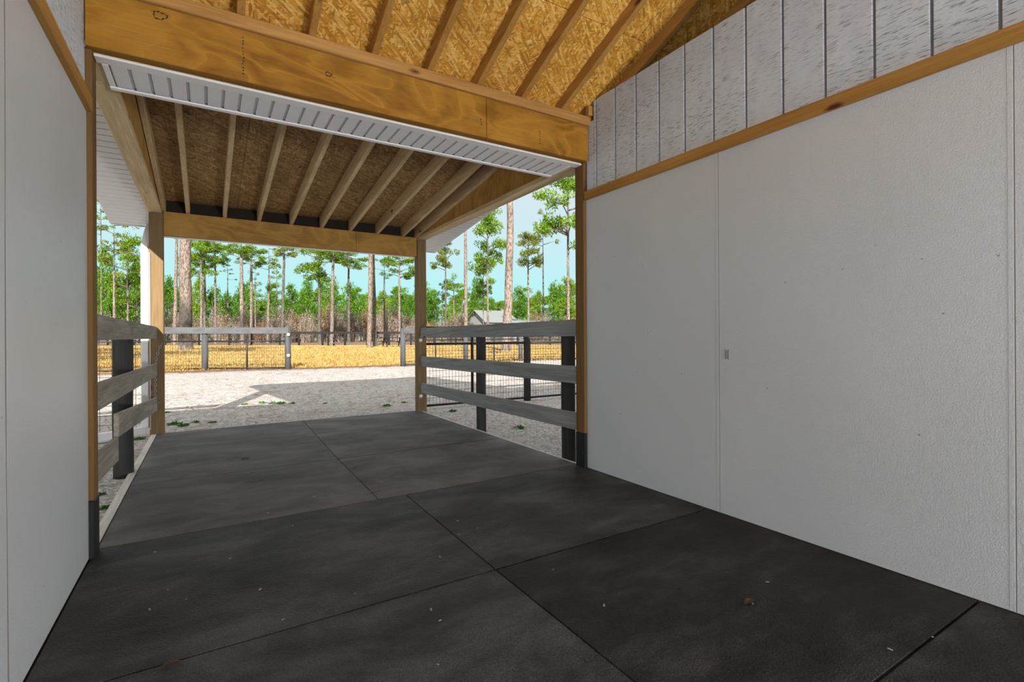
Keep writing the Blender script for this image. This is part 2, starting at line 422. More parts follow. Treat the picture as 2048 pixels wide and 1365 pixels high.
# leaf littered forest floor beyond the field fence
M['litter_floor'] = mk_leaf('leaf litter', (.20, .13, .09), (.34, .235, .17), (.46, .34, .26))
bm = BM(); g = []
for d in frange(47.5, 130, 4):
    row = []
    for l in range(-70, 60, 4):
        f_ = d + (1.2 * mnoise.noise(Vector((l * .15, 1, 0))) if d < 48 else 0); p = Fv * f_ + Rv * (l * d / 60); row.append(bm.verts.new((p.x, p.y, gz(p.x, p.y) + .02)))
    g.append(row)
for j in range(len(g) - 1):
    for i in range(len(g[0]) - 1): bm.faces.new((g[j][i], g[j][i + 1], g[j + 1][i + 1], g[j + 1][i]))
tag(to_obj('ground_forest', bm, M['litter_floor'], smooth=True, origin=(0, 0, 0)), kind='structure')
# walls -------------------------------------------------------------
def side_wall(name, xin, sgn, seams):
    """xin: inner face of the aisle wall, sgn: +1 outward is +X."""
    bm = BM()
    x1 = xin + sgn * .12; a, b = sorted((xin + sgn * .012, x1))
    box(bm, a, b, YB, 2.935, -.012, 2.06)
    w = to_obj(name, bm, M['dark']); tag(w, kind='structure')
    ys = [YB] + seams + [2.935]
    for i in range(len(ys) - 1):
        a, b = sorted((xin, xin + sgn * .012))
        boxo('panel', M['frp'], a, b, ys[i] + .001, ys[i + 1] - .001, .002, 2.06, parent=w, bev=0)
    return w
wr_ = side_wall('wall_right', XR, 1, [-3.04, -1.83, -.62, .588, 1.796])
wl_ = side_wall('wall_left', XL, -1, [-2.98, -1.77, -.56, .65, 1.863])
def strip(wall, xin, sgn, y, wavy=False, w=.009):
    bm = BM(); zs = frange(.004, 2.04, .06); pv = None
    for z in zs:
        off = 0
        if wavy: off = -.012 * math.sin(max(0, (1.5 - z)) * 2.2) * (1 if z < 1.5 else 0) + .004 * math.sin(z * 3)
        ring = [bm.verts.new((xin - sgn * d, y + off + s * w, z)) for d, s in ((-.0005, -1), (.0007, -.8), (.0007, .8), (-.0005, 1))]
        if pv:
            for k in range(3): bm.faces.new((pv[k], pv[k + 1], ring[k + 1], ring[k]))
        pv = ring
    to_obj('joint_strip', bm, M['joint'] if wavy else M['frp'], wall)
    bm = BM(); box(bm, *sorted((xin - sgn * .0005, xin)), y - w - .003, y - w, .004, 2.04); to_obj('joint_gap', bm, M['joint'], wall)
strip(wr_, XR, 1, 1.796); strip(wr_, XR, 1, .588); strip(wl_, XL, -1, 1.863, True, .0035)
# grooved siding above the panels
def siding(name, xin, sgn, y1, zt):
    bm = BM(); g = .0055; pitch = .2005; y = 2.820; edges = []
    k = 0; ys = [y1]
    while y > YB: ys += [y + g, y - g] if y < y1 - .01 else []; y -= pitch
    ys.append(YB)
    for i in range(0, len(ys) - 1, 2):
        box(bm, *sorted((xin + sgn * .004, xin + sgn * .05)), ys[i + 1], ys[i], 2.06, zt, bev=.0025)
    box(bm, *sorted((xin + sgn * .013, xin + sgn * .05)), YB, y1 - .002, 2.062, zt - .004, mi=1)
    o = to_obj(name, bm, [M['siding'], plain('groove paint', (.20, .205, .21), .8)]); tag(o, kind='structure'); return o
siding('wall_right_siding', XR, 1, 2.85, 2.765)
bm = BM(); box(bm, XR + .004, XR + .05, 2.853, 2.93, 2.06, 2.62, bev=.002); o = to_obj('siding_end', bm, M['siding'], bpy.data.objects['wall_right_siding'])
bm = BM(); box(bm, XL - .05, XL - .004, YB, 2.93, 2.06, 2.9, bev=.002); tag(to_obj('wall_left_siding', bm, M['siding']), kind='structure')
# battens
def batten(name, xin, sgn):
    bm = BM(); a, b = sorted((xin - sgn * .024, xin + sgn * .004)); box(bm, a, b, YB, 2.93, 2.036, 2.100, bev=.003)
    return tag(to_obj(name, bm, M['pine_trim']), kind='structure')
batten('trim_1', XR, 1); batten('trim_2', XL, -1)
# corner posts of the opening (pine over a black rubber foot)
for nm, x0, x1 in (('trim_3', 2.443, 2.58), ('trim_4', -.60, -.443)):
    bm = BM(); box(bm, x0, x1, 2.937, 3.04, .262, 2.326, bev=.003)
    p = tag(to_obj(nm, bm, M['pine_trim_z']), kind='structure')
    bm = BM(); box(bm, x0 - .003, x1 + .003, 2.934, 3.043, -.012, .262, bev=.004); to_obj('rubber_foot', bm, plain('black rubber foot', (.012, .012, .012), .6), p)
# outside barn walls, loft ends, roof
def wallbox(name, *a, mat='siding'): return tag(boxo(name, M[mat], *a, bev=0), kind='structure')
wallbox('wall_front', -9, -.60, 2.95, 3.03, -.10, 2.60)
wallbox('wall_front.001', 2.58, 9.4, 2.95, 3.03, -.10, 2.60)
wallbox('wall_end', -9, -8.9, -11, 2.95, -.1, 5.3, mat='dark'); wallbox('wall_end.001', 9.3, 9.4, -11, 2.95, -.1, 5.3, mat='dark')
wallbox('wall_back', -9, -.5, YB - .1, YB, -.1, 3.0); wallbox('wall_back.001', 2.5, 9.4, YB - .1, YB, -.1, 3.0); wallbox('wall_back.002', -.5, 2.5, YB - .1, YB, 2.45, 3.0)
# barn roof : OSB sheets with dark gaps, roofing above
RT = lambda y: RB(y) + RD
ridge = -3.6
cei = None
bm = BM(); slope_box(bm, -9.2, 9.6, ridge, 3.31, RT(ridge) + .013, RT(3.31) + .013, .02)
zr = RT(ridge) + .013; slope_box(bm, -9.2, 9.6, -11, ridge, zr - .42 * (11 + ridge), zr, .03)
cei = tag(to_obj('ceiling', bm, M['shingle']), kind='structure')
ysh = [3.31, 2.373, 1.153, -.067, -1.287, -2.507, ridge]
for i in range(len(ysh) - 1):
    x = -6.1 + (1.22 if i % 2 else 0)
    while x < 7:
        bm = BM(); slope_box(bm, x + .0015, x + 2.4385, ysh[i + 1] + .004, ysh[i] - .004, RT(ysh[i + 1] + .004), RT(ysh[i] - .004), .012)
        to_obj('sheathing', bm, M['osb_barn'], cei); x += 2.44
# porch roof
PT = lambda y: PB(y) + PD
bm = BM(); slope_box(bm, -.90, 2.93, 2.2, 6.98, PT(2.2) + .012, PT(6.98) + .012, .03)
pr = tag(to_obj('porch_roof', bm, M['shingle']), kind='structure')
for ya, yb in ((2.25, 3.42), (3.42, 4.64), (4.64, 5.86), (5.86, 6.96)):
    for xa, xb in (((-.88, 1.385), (1.385, 2.91)) if int(ya * 10) % 2 else ((-.88, .30), (.30, 2.74), (2.74, 2.91))):
        bm = BM(); slope_box(bm, xa + .0015, xb - .0015, ya + .002, yb - .002, PT(ya), PT(yb), .012); to_obj('sheathing', bm, M['osb_porch'], pr)
for xa, xb in ((-.905, -.885), (2.915, 2.935)):
    bm = BM(); slope_box(bm, xa, xb, 2.95, 6.98, PB(2.95) - .01, PB(6.98) - .01, PD + .06); to_obj('rake_board', bm, M['vinyl'], pr)
bm = BM(); box(bm, -.905, 2.935, 6.98, 7.0, PB(6.98) - .012, PT(6.98) + .05); to_obj('fascia', bm, M['vinyl'], pr)

# ------------------------------------------------------------------ rafters
names9 = ['first', 'second', 'third', 'fourth', 'fifth', 'sixth', 'seventh', 'eighth', 'ninth']
for i in range(-16, 21):
    xc = .155 + .345 * i
    if not (-.6 < xc < 3.4): continue
    if abs(xc - XR - .02) < .0: continue
    bm = BM(); slope_box(bm, xc - .019, xc + .019, ridge + .05, 3.26, RB(ridge + .05), RB(3.26), RD, bev=.003)
    o = to_obj('barn_rafter', bm, M['pine_barn'])
    if i < 0: lab = 'pine rafter of the barn roof tight above the %s beam end by the near wall' % ('plywood' if i == -1 else 'hidden')
    elif i < 7: lab = 'honey coloured pine rafter resting on the main header plate, %s from the left' % names9[i]
    else: lab = 'pine rafter behind the top of the grooved siding, %s past the wall' % names9[i - 7]
    tag(o, lab, 'rafter', 'rafters of the barn roof')
for i in range(8):
    xc = -.17 + .345 * i
    bm = BM(); slope_box(bm, xc - .019, xc + .019, 3.0, 6.90, PB(3.0), PB(6.90), PD, bev=.003)
    tag(to_obj('porch_rafter', bm, M['pine_porch']), 'weathered pine rafter under the porch roof, %s from the left' % names9[i], 'rafter', 'rafters of the porch roof')

# ------------------------------------------------------------------ main header beam
t = thing('header_beam', (1.0, 2.93, 2.326), 'wide plywood faced header beam across the near opening, under the barn rafters', 'beam')
bm = BM(); box(bm, XL + .001, 1.59, 2.905, 2.925, 2.326, 2.590, bev=.002); to_obj('plywood_face', bm, M['ply'], t)
bm = BM(); box(bm, 1.593, XR - .001, 2.905, 2.925, 2.326, 2.590, bev=.002); to_obj('plywood_face', bm, M['ply'], t)
bm = BM(); box(bm, XL + .001, XR - .001, 2.9255, 2.965, 2.327, 2.590); to_obj('core', bm, M['ply_edge'], t)
bm = BM(); box(bm, XL + .001, XR + .03, 2.885, 3.0, 2.591, 2.656, bev=.004); to_obj('top_plate', bm, M['pine_plate'], t)
bm = BM(); box(bm, XR - .03, XR + .015, 2.862, 2.90, 2.657, 2.73, bev=.002); to_obj('block', bm, M['pine_plate'], t)
for kx, kz, r_ in ((-.185, 2.55, .020), (.586, 2.477, .012)):
    bm = BM(); r2 = random.Random(3); rr = [r_ * (1 + .15 * math.sin(3 * math.pi * j / 14 + 1) + .1 * math.sin(8 * math.pi * j / 14)) * (1 - .2 * math.sin(math.pi * j / 14)) for j in range(28)]
    pts = [Vector((kx + 1.35 * rr[j] * math.cos(2 * math.pi * j / 28), 2.9045, kz + rr[j] * .85 * math.sin(2 * math.pi * j / 28))) for j in range(28)]
    tube(bm, pts + [pts[0]], .0022, 5, caps=False, rad=[.0022 + .0016 * math.sin(j * 1.7) for j in range(29)]); to_obj('knot', bm, M['ink'], t)
# a few ink marks and nail heads down the plywood
bm = BM()
for x, n, z0 in ((.165, 12, 2.36), (1.55, 3, 2.40), (2.02, 6, 2.37)):
    for k in range(n):
        z = z0 + k * .017 + rnd.uniform(-.003, .003); xx = x + rnd.uniform(-.003, .003)
        box(bm, xx - .003, xx + .003, 2.9035, 2.906, z, z + rnd.uniform(.004, .009))
to_obj('ink_mark', bm, M['ink'], t)

# eave soffit between header and porch
t = thing('eave_soffit', (1.0, 3.13, 2.30), 'white perforated vinyl soffit strip under the eave beside the main header beam', 'soffit')
bm = BM(); box(bm, -.44, 2.44, 2.952, 3.02, 2.306, 2.318, bev=.002); to_obj('flange', bm, M['vinyl'], t)
bm = BM(); x = -.395; xs2 = []
while x < 2.36: xs2.append(x); x += .0795
for x in xs2:
    b = min(x + .0795 - .010, 2.365); box(bm, x + .006, b, 3.02, 3.262, 2.308, 2.316, bev=.0015)
to_obj('vent_panel', bm, M['perf'], t)
bm = BM(); box(bm, -.395, 2.365, 3.02, 3.262, 2.3155, 2.322); to_obj('groove_backing', bm, M['vinyl_dark'], t)
bm = BM(); box(bm, -.42, 2.38, 3.258, 3.292, 2.296, 2.306, bev=.002); box(bm, -.42, 2.38, 3.284, 3.292, 2.306, 2.36); to_obj('edge_channel', bm, M['vinyl'], t)
for x in (-.42, 2.362):
    bm = BM(); box(bm, x, x + .024, 3.02, 3.26, 2.303, 2.312, bev=.002); to_obj('end_channel', bm, M['vinyl'], t)
bm = BM(); box(bm, -.60, 2.58, 2.97, 3.28, 2.325, 2.345); to_obj('soffit_framing', bm, M['pine_porch'], t)

# ------------------------------------------------------------------ porch frame
for nm, side, x0, x1, gx0, gx1, rx0, rx1 in (('L', 'left', -.52, -.40, -.425, -.41, -.405, -.367), ('R', 'right', 2.435, 2.552, 2.455, 2.47, 2.415, 2.453)):
    t = thing('porch_side_beam', ((x0 + x1) / 2, 4.75, 2.326), 'pine side beam of the porch with plywood infill, on the %s beside the %s' % (side, 'downspout' if nm == 'L' else 'grey three board fence'), 'beam')
    bm = BM(); box(bm, x0, x1, 3.05, 6.53, 2.326, 2.368, bev=.003); to_obj('plate', bm, M['pine_porch'], t)
    bm = BM(); y0, y1 = 3.05, 6.36
    hexa(bm, [(gx0, y0, 2.369), (gx1, y0, 2.369), (gx1, y1, 2.369), (gx0, y1, 2.369), (gx0, y0, PT(y0) - .002), (gx1, y0, PT(y0) - .002), (gx1, y1, PT(y1) - .002), (gx0, y1, PT(y1) - .002)])
    to_obj('plywood_infill', bm, M['ply_side'], t)
    bm = BM(); slope_box(bm, rx0, rx1, 3.05, 6.9, max(PB(3.05), 2.37), PB(6.9), PD - .001, bev=.003); to_obj('end_rafter', bm, M['pine_porch'], t)
t = thing('porch_header', (1.02, 6.45, 2.10), 'plywood faced header beam across the far end of the porch', 'beam')
bm = BM(); box(bm, -.388, 1.62, 6.425, 6.44, 2.100, 2.354, bev=.002); to_obj('plywood_face', bm, M['ply_porch'], t)
bm = BM(); box(bm, 1.622, 2.431, 6.425, 6.44, 2.100, 2.354, bev=.002); to_obj('plywood_face', bm, M['ply_porch'], t)
bm = BM(); box(bm, -.388, 2.431, 6.4405, 6.50, 2.104, 2.354); to_obj('core', bm, M['ply_edge'], t)
bm = BM(); box(bm, -.388, 2.431, 6.5005, 6.515, 2.09, 2.354); to_obj('outer_face', bm, M['vinyl'], t)
bm = BM(); box(bm, -.388, 2.431, 6.485, 6.515, 2.3545, PT(6.5) - .002); to_obj('blocking', bm, plain('painted shade', (.03, .022, .016), .9), t)  # closes the gap above the header; near-black colour imitates the shade there
for side, x0, x1 in (('left', -.514, -.390), ('right', 2.432, 2.554)):
    bm = BM(); box(bm, x0, x1, 6.40, 6.525, -.05, 2.325, bev=.004)
    p = tag(to_obj('porch_post', bm, M['post']), 'square timber porch post at the far %s corner, %s' % (side, 'sunlit beside the white downspout' if side == 'left' else 'with white round caps on its side'), 'post', 'porch corner posts')
    if side == 'right':
        for z in (.963, .208):
            bm = BM(); tube(bm, [(2.455, 6.40, z), (2.455, 6.385, z), (2.455, 6.370, z), (2.455, 6.362, z)], .026, 14, rad=[.012, .022, .027, .014]); to_obj('cap', bm, M['cap'], p, True)

def side_soffit(label, xa, xb):
    t = thing('side_soffit', ((xa + xb) / 2, 5, PB(5) - .01), label, 'soffit', 'porch side soffits')
    bm = BM(); y = 3.05
    while y < 6.9:
        b = min(y + .098, 6.965); slope_box(bm, xa, xb, y + .0065, b - .0065, PB(y) - .014, PB(b) - .014, .008, bev=.0015); y += .10
    to_obj('slat_panel', bm, M['vinyl'], t)
    bm = BM(); slope_box(bm, xa, xb, 3.05, 6.965, PB(3.05) - .006, PB(6.965) - .006, .004); to_obj('groove_backing', bm, M['groove'], t)
    return t
side_soffit('white slatted vinyl soffit overhanging the porch beam beside the downspout', -.885, -.521)
side_soffit('white slatted vinyl soffit outside the porch beam over the grey board fence', 2.553, 2.915)

# ------------------------------------------------------------------ floor mats
rowsY = [(-.5, .678), (.678, 1.865), (1.865, 3.055), (3.055, 4.256), (4.256, 5.507), (5.507, 6.49)]
seam = {0: (1.05, 1.05), 1: (1.05, 1.053), 2: (1.053, 1.074), 3: (.900, .919), 4: (.919, .956), 5: (.956, .988)}
rl = ['closest to the camera', 'second from the camera', 'inside the header', 'outside the header', 'mid porch', 'far porch end']
for i, (a, b) in enumerate(rowsY):
    sa, sb = seam[i]; xl, xr = (XL + .003, XR - .003) if i < 3 else (-.452, 2.468)
    for side, q4 in (('left', ((xl, xl), (sa, sb))), ('right', ((sa, sb), (xr, xr)))):
        (l0, l1), (r0, r1) = q4
        if i == 0 and side == 'left': continue
        g = .0022
        bm = BM(); e0, e1 = (b - .02, b) if i == 5 and side == 'left' else (b, b)
        b2 = b - (.06 if (i == 5 and side == 'left') else 0); a += .0015; b -= .0015; b2 -= .0015
        hexa(bm, [(l0 + g, a + g, -.0128), (r0 - g, a + g, -.0128), (r1 - g, b - g, -.0128), (l1 + g, b2 - g, -.0128), (l0 + g, a + g, 0), (r0 - g, a + g, 0), (r1 - g, b - g, 0), (l1 + g, b2 - g, 0)], bev=.002)
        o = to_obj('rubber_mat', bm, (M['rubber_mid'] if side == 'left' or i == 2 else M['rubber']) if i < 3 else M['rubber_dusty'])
        tag(o, '%s rubber floor mat %s of the long seam, row %s' % ('black' if i < 3 else 'dusty dark grey', side, rl[i]), 'floor mat', 'rubber mats on the floor')
# pale sill boards at the slab edge
for label, x0, x1 in (('pale weathered sill board along the slab edge under the fence by the downspout', -.503, -.456), ('thin pale sill board along the slab edge under the grey three board fence', 2.472, 2.488)):
    bm = BM(); box(bm, x0, x1, 3.06, 4.9, -.08, .003, bev=.002); box(bm, x0, x1 + .001, 4.903, 6.39, -.08, .002, bev=.002)
    tag(to_obj('sill_board', bm, wood('sill ' + label[:4], (.62, .60, .57), (.82, .80, .77), 'Y', False)), label, 'board')

# ------------------------------------------------------------------ near fences
def board_fence(label, xin, sgn, posts, boards, mat, pr=.063, cracked=False):
    t = thing('board_fence', (xin + sgn * .06, 4.7, -.03), label, 'fence')
    for (y, r) in posts:
        bm = BM(); x = xin + sgn * (.027 + r)
        n = 10; pts = [(x + .002 * math.sin(k), y, -.12 + 1.235 * k / n) for k in range(n + 1)]
        tube(bm, pts, r, 20); to_obj('post', bm, M['round_post'], t)
    for (za, zb, h, ya, yb) in boards:
        bm = BM(); a, b = sorted((xin, xin + sgn * .025)); slope_box(bm, a, b, ya, yb, za, zb, h, bev=.003); to_obj('board', bm, mat, t)
    return t
fl = board_fence('weathered brown grey three board fence with one round post, beside the downspout', -.447, -1, [(4.68, .063)],
    [(.995, 1.001, .125, 3.045, 6.385), (.655, .612, .132, 3.045, 6.385), (.42, .248, .140, 3.72, 6.385), (.312, .283, .140, 3.045, 3.715)], M['board_warm'])
fr = board_fence('grey three board fence with two round posts, beside the white panelled wall', 2.462, 1, [(4.80, .053), (3.27, .058)],
    [(1.002, .995, .132, 3.045, 6.395), (.630, .606, .138, 3.045, 6.395), (.266, .248, .137, 3.045, 6.395)], M['board_cool'])

# downspout
t = thing('downspout', (-.62, 6.50, -.03), 'white aluminium downspout beside the sunlit porch post', 'downspout')
def fluted(name, x0, x1, y0, y1, z0, z1):
    bm = BM(); box(bm, x0, x1, y0, y1, z0, z1, bev=.006)
    k = x0 + .012
    while k < x1 - .012: box(bm, k, k + .006, y0 - .002, y0 + .001, z0 + .003, z1 - .003); k += .014
    return to_obj(name, bm, M['alum'], t)
fluted('pipe', -.592, -.522, 6.48, 6.54, .06, 1.98)
bm = BM(); hexa(bm, [(-.592, 6.48, 1.975), (-.522, 6.48, 1.975), (-.522, 6.54, 1.975), (-.592, 6.54, 1.975), (-.575, 6.62, 2.16), (-.515, 6.62, 2.16), (-.515, 6.68, 2.16), (-.575, 6.68, 2.16)], bev=.005); to_obj('elbow', bm, M['alum'], t)
bm = BM(); hexa(bm, [(-.575, 6.62, 2.16), (-.515, 6.62, 2.16), (-.515, 6.68, 2.16), (-.575, 6.68, 2.16), (-.575, 6.93, 2.30), (-.515, 6.93, 2.30), (-.515, 6.98, 2.30), (-.575, 6.98, 2.30)], bev=.005); to_obj('elbow', bm, M['alum'], t)
bm = BM()
a, b = Vector((-.56, 6.50, .045)), Vector((-1.45, 6.05, .03)); dr = (b - a).normalized(); pn = Vector((-dr.y, dr.x, 0)) * .035
hexa(bm, [a - pn - Vector((0, 0, .05)), b - pn - Vector((0, 0, .05)), b + pn - Vector((0, 0, .05)), a + pn - Vector((0, 0, .05)), a - pn + Vector((0, 0, .03)), b - pn + Vector((0, 0, .03)), b + pn + Vector((0, 0, .03)), a + pn + Vector((0, 0, .03))], bev=.006)
to_obj('outlet_pipe', bm, M['alum'], t)
bm = BM(); tube(bm, [(-.506, 6.392, .05), (-.507, 6.392, 1.9)], .004, 6); o = to_obj('cable', bm, M['cap']); tag(o, 'thin white cable running up the sunlit porch post', 'cable')

# chain hanging at the left post
def chain(t, pts, link_len=.022, w=.007, r=.0022):
    bm = BM(); pts = [Vector(p) for p in pts]; segs = []
    for i in range(len(pts) - 1):
        n = max(1, int((pts[i + 1] - pts[i]).length / (link_len * .78)))
        for k in range(n): segs.append((pts[i].lerp(pts[i + 1], (k + .5) / n), (pts[i + 1] - pts[i]).normalized()))
    for i, (c, d) in enumerate(segs):
        s = d.cross(Vector((0, 1, .1))).normalized(); s2 = d.cross(s); ax = s if i % 2 else s2
        loop = [c + d * math.sin(a) * link_len * .5 + ax * math.cos(a) * w for a in [2 * math.pi * j / 12 for j in range(12)]]
        tube(bm, loop + [loop[0]], r, 5, caps=False)
    return to_obj('links', bm, M['chain'], t)
t = thing('gate_chain', (-.42, 6.375, .29), 'galvanised chain with a snap ring hanging on the sunlit porch post', 'chain')
chain(t, [(-.40, 6.385, .965), (-.428, 6.37, .90), (-.455, 6.375, .80), (-.463, 6.38, .56), (-.466, 6.38, .36)], .034, .010, .0032)
bm = BM(); loop = [Vector((-.47 + .035 * math.cos(a), 6.36, .335 + .022 * math.sin(a))) for a in [2 * math.pi * j / 18 for j in range(18)]]
tube(bm, loop + [loop[0]], .0035, 6, caps=False); tube(bm, [(-.44, 6.36, .34), (-.40, 6.36, .365)], .003, 6); to_obj('snap_ring', bm, M['chain'], t)

# ------------------------------------------------------------------ wire fences
def wires(bm, a, b, z0, z1, sx, sz, r, base=None):
    a, b = Vector(a), Vector(b); L = (b - a).length; n = int(L / sx); d = (b - a) / L
    s = Vector((-d.y, d.x, 0)) * r
    for i in range(n + 1):
        p = a + d * (i * sx); zb = (base(p.x, p.y) if base else 0); 
        vv = [bm.verts.new(p + d * k * r + s * q2 / r * r + Vector((0, 0, zz + zb))) for zz in (z0, z1) for k, q2 in ((-1, 0), (0, 1), (1, 0), (0, -1))]
        for k in range(4): bm.faces.new((vv[k], vv[(k + 1) % 4], vv[4 + (k + 1) % 4], vv[4 + k]))
    m = int((z1 - z0) / sz); zz = z0
    for j in range(m + 1):
        zz = z0 + j * (z1 - z0) / m
        za, zb = (base(a.x, a.y), base(b.x, b.y)) if base else (0, 0)
        vv = [bm.verts.new(P_ + s * k / 1.0 + Vector((0, 0, zz + q2 * r + zq))) for P_, zq in ((a, za), (b, zb)) for k, q2 in ((-1, 0), (0, 1), (1, 0), (0, -1))]
        for k in range(4): bm.faces.new((vv[k], vv[(k + 1) % 4], vv[4 + (k + 1) % 4], vv[4 + k]))
def rail(name, t, a, b, h, th, mat):            # flat board on edge between two points (z = underside)
    a, b = Vector(a), Vector(b); d = (b - a); d.z = 0; d.normalize(); s = Vector((-d.y, d.x, 0)) * th / 2
    bm = BM(); u = Vector((0, 0, h)); hexa(bm, [a - s, b - s, b + s, a + s, a - s + u, b - s + u, b + s + u, a + s + u], bev=.004)
    return to_obj(name, bm, mat, t)
def rpost(name, t, p, r, z0, z1, mat, seg=14):
    bm = BM(); tube(bm, [(p[0], p[1], z0), (p[0], p[1], (z0 + z1) / 2), (p[0], p[1], z1)], r, seg); return to_obj(name, bm, mat, t)
# right yard fence (starts at the right porch post)
Y1 = 6.72
t = thing('wire_fence', (4.6, Y1, -.03), 'black framed wire mesh fence seen through the grey board fence', 'fence')
rpost('post', t, (4.40, Y1), .058, -.1, 1.12, M['round_post'])
rail('top_board', t, (2.60, Y1 - .06, 1.03), (7.2, Y1 - .06, 1.03), .125, .025, M['black_fence'])
for z in (.905, .02):
    bm = BM(); tube(bm, [(2.62, Y1, z), (3.47, Y1, z)], .017, 8); tube(bm, [(3.5, Y1, z), (7.2, Y1, z)], .017, 8); to_obj('rail', bm, M['black_tube'], t)
bm = BM(); tube(bm, [(3.41, Y1, 0.0), (3.41, Y1, 1.05)], .022, 8); to_obj('gate_stile', bm, M['black_tube'], t)
bm = BM(); wires(bm, (2.62, Y1 - .01, 0), (7.2, Y1 - .01, 0), .03, .905, .051, .095, .0024); to_obj('wire_mesh', bm, M['black_tube'], t)
# left yard fence
t = thing('wire_fence', (-1.7, 6.62, -.03), 'galvanised wire mesh fence behind the brown grey board fence', 'fence')
rail('top_board', t, (-2.75, 6.60, .99), (-.62, 6.60, .99), .13, .025, M['board_warm'])
bm = BM(); wires(bm, (-2.75, 6.62, 0), (-.60, 6.62, 0), 0.0, 1.0, .10, .10, .0022); to_obj('wire_mesh', bm, M['wire'], t)
rpost('post', t, (-2.7, 6.68), .06, -.1, 1.1, M['round_post'])

# paddock fence across the yard
def far_fence(label, pix_posts, ends, top_h=.13, caps=()):
    P0 = [on_ground(*p) for p in pix_posts]
    t = thing('paddock_fence', P0[0], label, 'fence')
    H = 1.27
    for k, p in enumerate(P0):
        po = rpost('post', t, p, .085, gz(p.x, p.y) - .1, gz(p.x, p.y) + H + (.04 if k in caps else -.02), M['far_post'], 16)
        if k in caps:
            for z in (1.05, .42):
                bm = BM(); c = Vector((p.x, p.y - .085, gz(p.x, p.y) + z)); tube(bm, [c, c + Vector((0, -.03, 0)), c + Vector((0, -.05, 0))], .06, 12, rad=[.03, .050, .025]); to_obj('cap', bm, M['cap'], po)
    chainp = ([ends[0]] if ends[0] is not None else []) + P0 + ([ends[1]] if ends[1] is not None else [])
    for a, b in zip(chainp[:-1], chainp[1:]):
        za, zb = gz(a.x, a.y), gz(b.x, b.y); f = Vector((0, -.10, 0))
        rail('top_board', t, Vector((a.x, a.y, za + H - .19)) + f, Vector((b.x, b.y, zb + H - .19)) + f, .19, .035, M['far_board'])
        for z in (.86, .05):
            bm = BM(); tube(bm, [(a.x, a.y, za + z), (b.x, b.y, zb + z)], .024, 6); to_obj('rail', bm, M['black_tube'], t)
        bm = BM(); wires(bm, (a.x, a.y, 0), (b.x, b.y, 0), .05, .86, .066, .10, .0036, gz); to_obj('wire_mesh', bm, M['wire'], t)
        for f_ in ((.5,) if (b - a).length > 1.6 else ()):
            m = a.lerp(b, f_); rpost('stake', t, m, .025, za, za + H - .25, M['black_tube'], 6)
    return t
pL = on_ground(410, 741); far_fence('grey topped wire paddock fence section between the sunlit post and the yard opening', [(410, 741), (576, 739)], (pL + Vector((-5.5, 1.2, 0)), None), caps=(1,))
pR = on_ground(1041, 722)
far_fence('grey topped wire paddock fence section starting right of the yard opening', [(806, 733), (931, 727), (1041, 722)], (None, pR + Vector((4.5, -1.0, 0))))

# black field fence in the distance
PX = [(190, 690), (268, 690), (345, 690), (398, 691), (458, 690), (503, 689), (545, 688), (598, 689), (622, 687), (645, 690), (690, 690), (734, 689), (770, 688), (822, 688), (862, 687), (912, 687), (960, 687), (1035, 686), (1100, 686), (1160, 686)]
t = thing('field_fence', at_dist(645, 46), 'long black post and rail fence across the far edge of the golden field', 'fence')
fp = [at_dist(px, 46) for px in [150, 215, 268, 330, 398, 458, 503, 560, 598, 645, 690, 734, 778, 822, 868, 912, 960, 1035, 1100, 1160, 1230]]
for p in fp: rpost('post', t, p, .09, p.z - .1, p.z + 1.25, M['black_fence'], 8)
for a, b in zip(fp[:-1], fp[1:]):
    rail('rail', t, a + Vector((0, -.1, 1.05)), b + Vector((0, -.1, 1.05)), .20, .05, M['black_fence'])
bm = BM()
for a, b in zip(fp[:-1], fp[1:]):
    wires(bm, (a.x, a.y, 0), (b.x, b.y, 0), .05, 1.0, .35, .24, .010, gz)
to_obj('wire_mesh', bm, M['wire'], t)
# feeder steps and a bench by the field fence
p = at_dist(662, 44); t = thing('mounting_block', p, 'small grey mounting block with open steps beside the black field fence', 'mounting block')
for k in range(3):
    bm = BM(); box(bm, p.x - .25, p.x + .25, p.y - .3 + .12 * k, p.y + .3, p.z + .28 * k + .2, p.z + .28 * k + .27, bev=.01); to_obj('step', bm, M['far_board'], t)
for s in (-.25, .22):
    bm = BM(); box(bm, p.x + s, p.x + s + .05, p.y - .2, p.y + .3, p.z - .02, p.z + .83, bev=.01); to_obj('side_panel', bm, M['black_fence'], t)
p = at_dist(786, 40); t = thing('picnic_table', p, 'dark wooden picnic table behind the pale twin pine trunks', 'table')
bm = BM(); box(bm, p.x - .9, p.x + .9, p.y - .4, p.y + .4, p.z + .72, p.z + .77, bev=.01); to_obj('tabletop', bm, M['black_fence'], t)
for s in (-.75, .62):
    bm = BM(); box(bm, p.x - .9, p.x + .9, p.y + s, p.y + s + .22, p.z + .42, p.z + .46, bev=.01); to_obj('bench', bm, M['black_fence'], t)
for s in (-.65, .65):
    bm = BM(); 
    for k in (-1, 1): hexa(bm, [(p.x + s - .04, p.y + k * .6 - .05, p.z - .02), (p.x + s + .04, p.y + k * .6 - .05, p.z - .02), (p.x + s + .04, p.y + k * .6 + .05, p.z - .02), (p.x + s - .04, p.y + k * .6 + .05, p.z - .02), (p.x + s - .04, p.y + k * .25 - .05, p.z + .72), (p.x + s + .04, p.y + k * .25 - .05, p.z + .72), (p.x + s + .04, p.y + k * .25 + .05, p.z + .72), (p.x + s - .04, p.y + k * .25 + .05, p.z + .72)])
    box(bm, p.x + s - .03, p.x + s + .03, p.y - .75, p.y + .84, p.z + .36, p.z + .42); to_obj('leg_frame', bm, M['black_fence'], t)

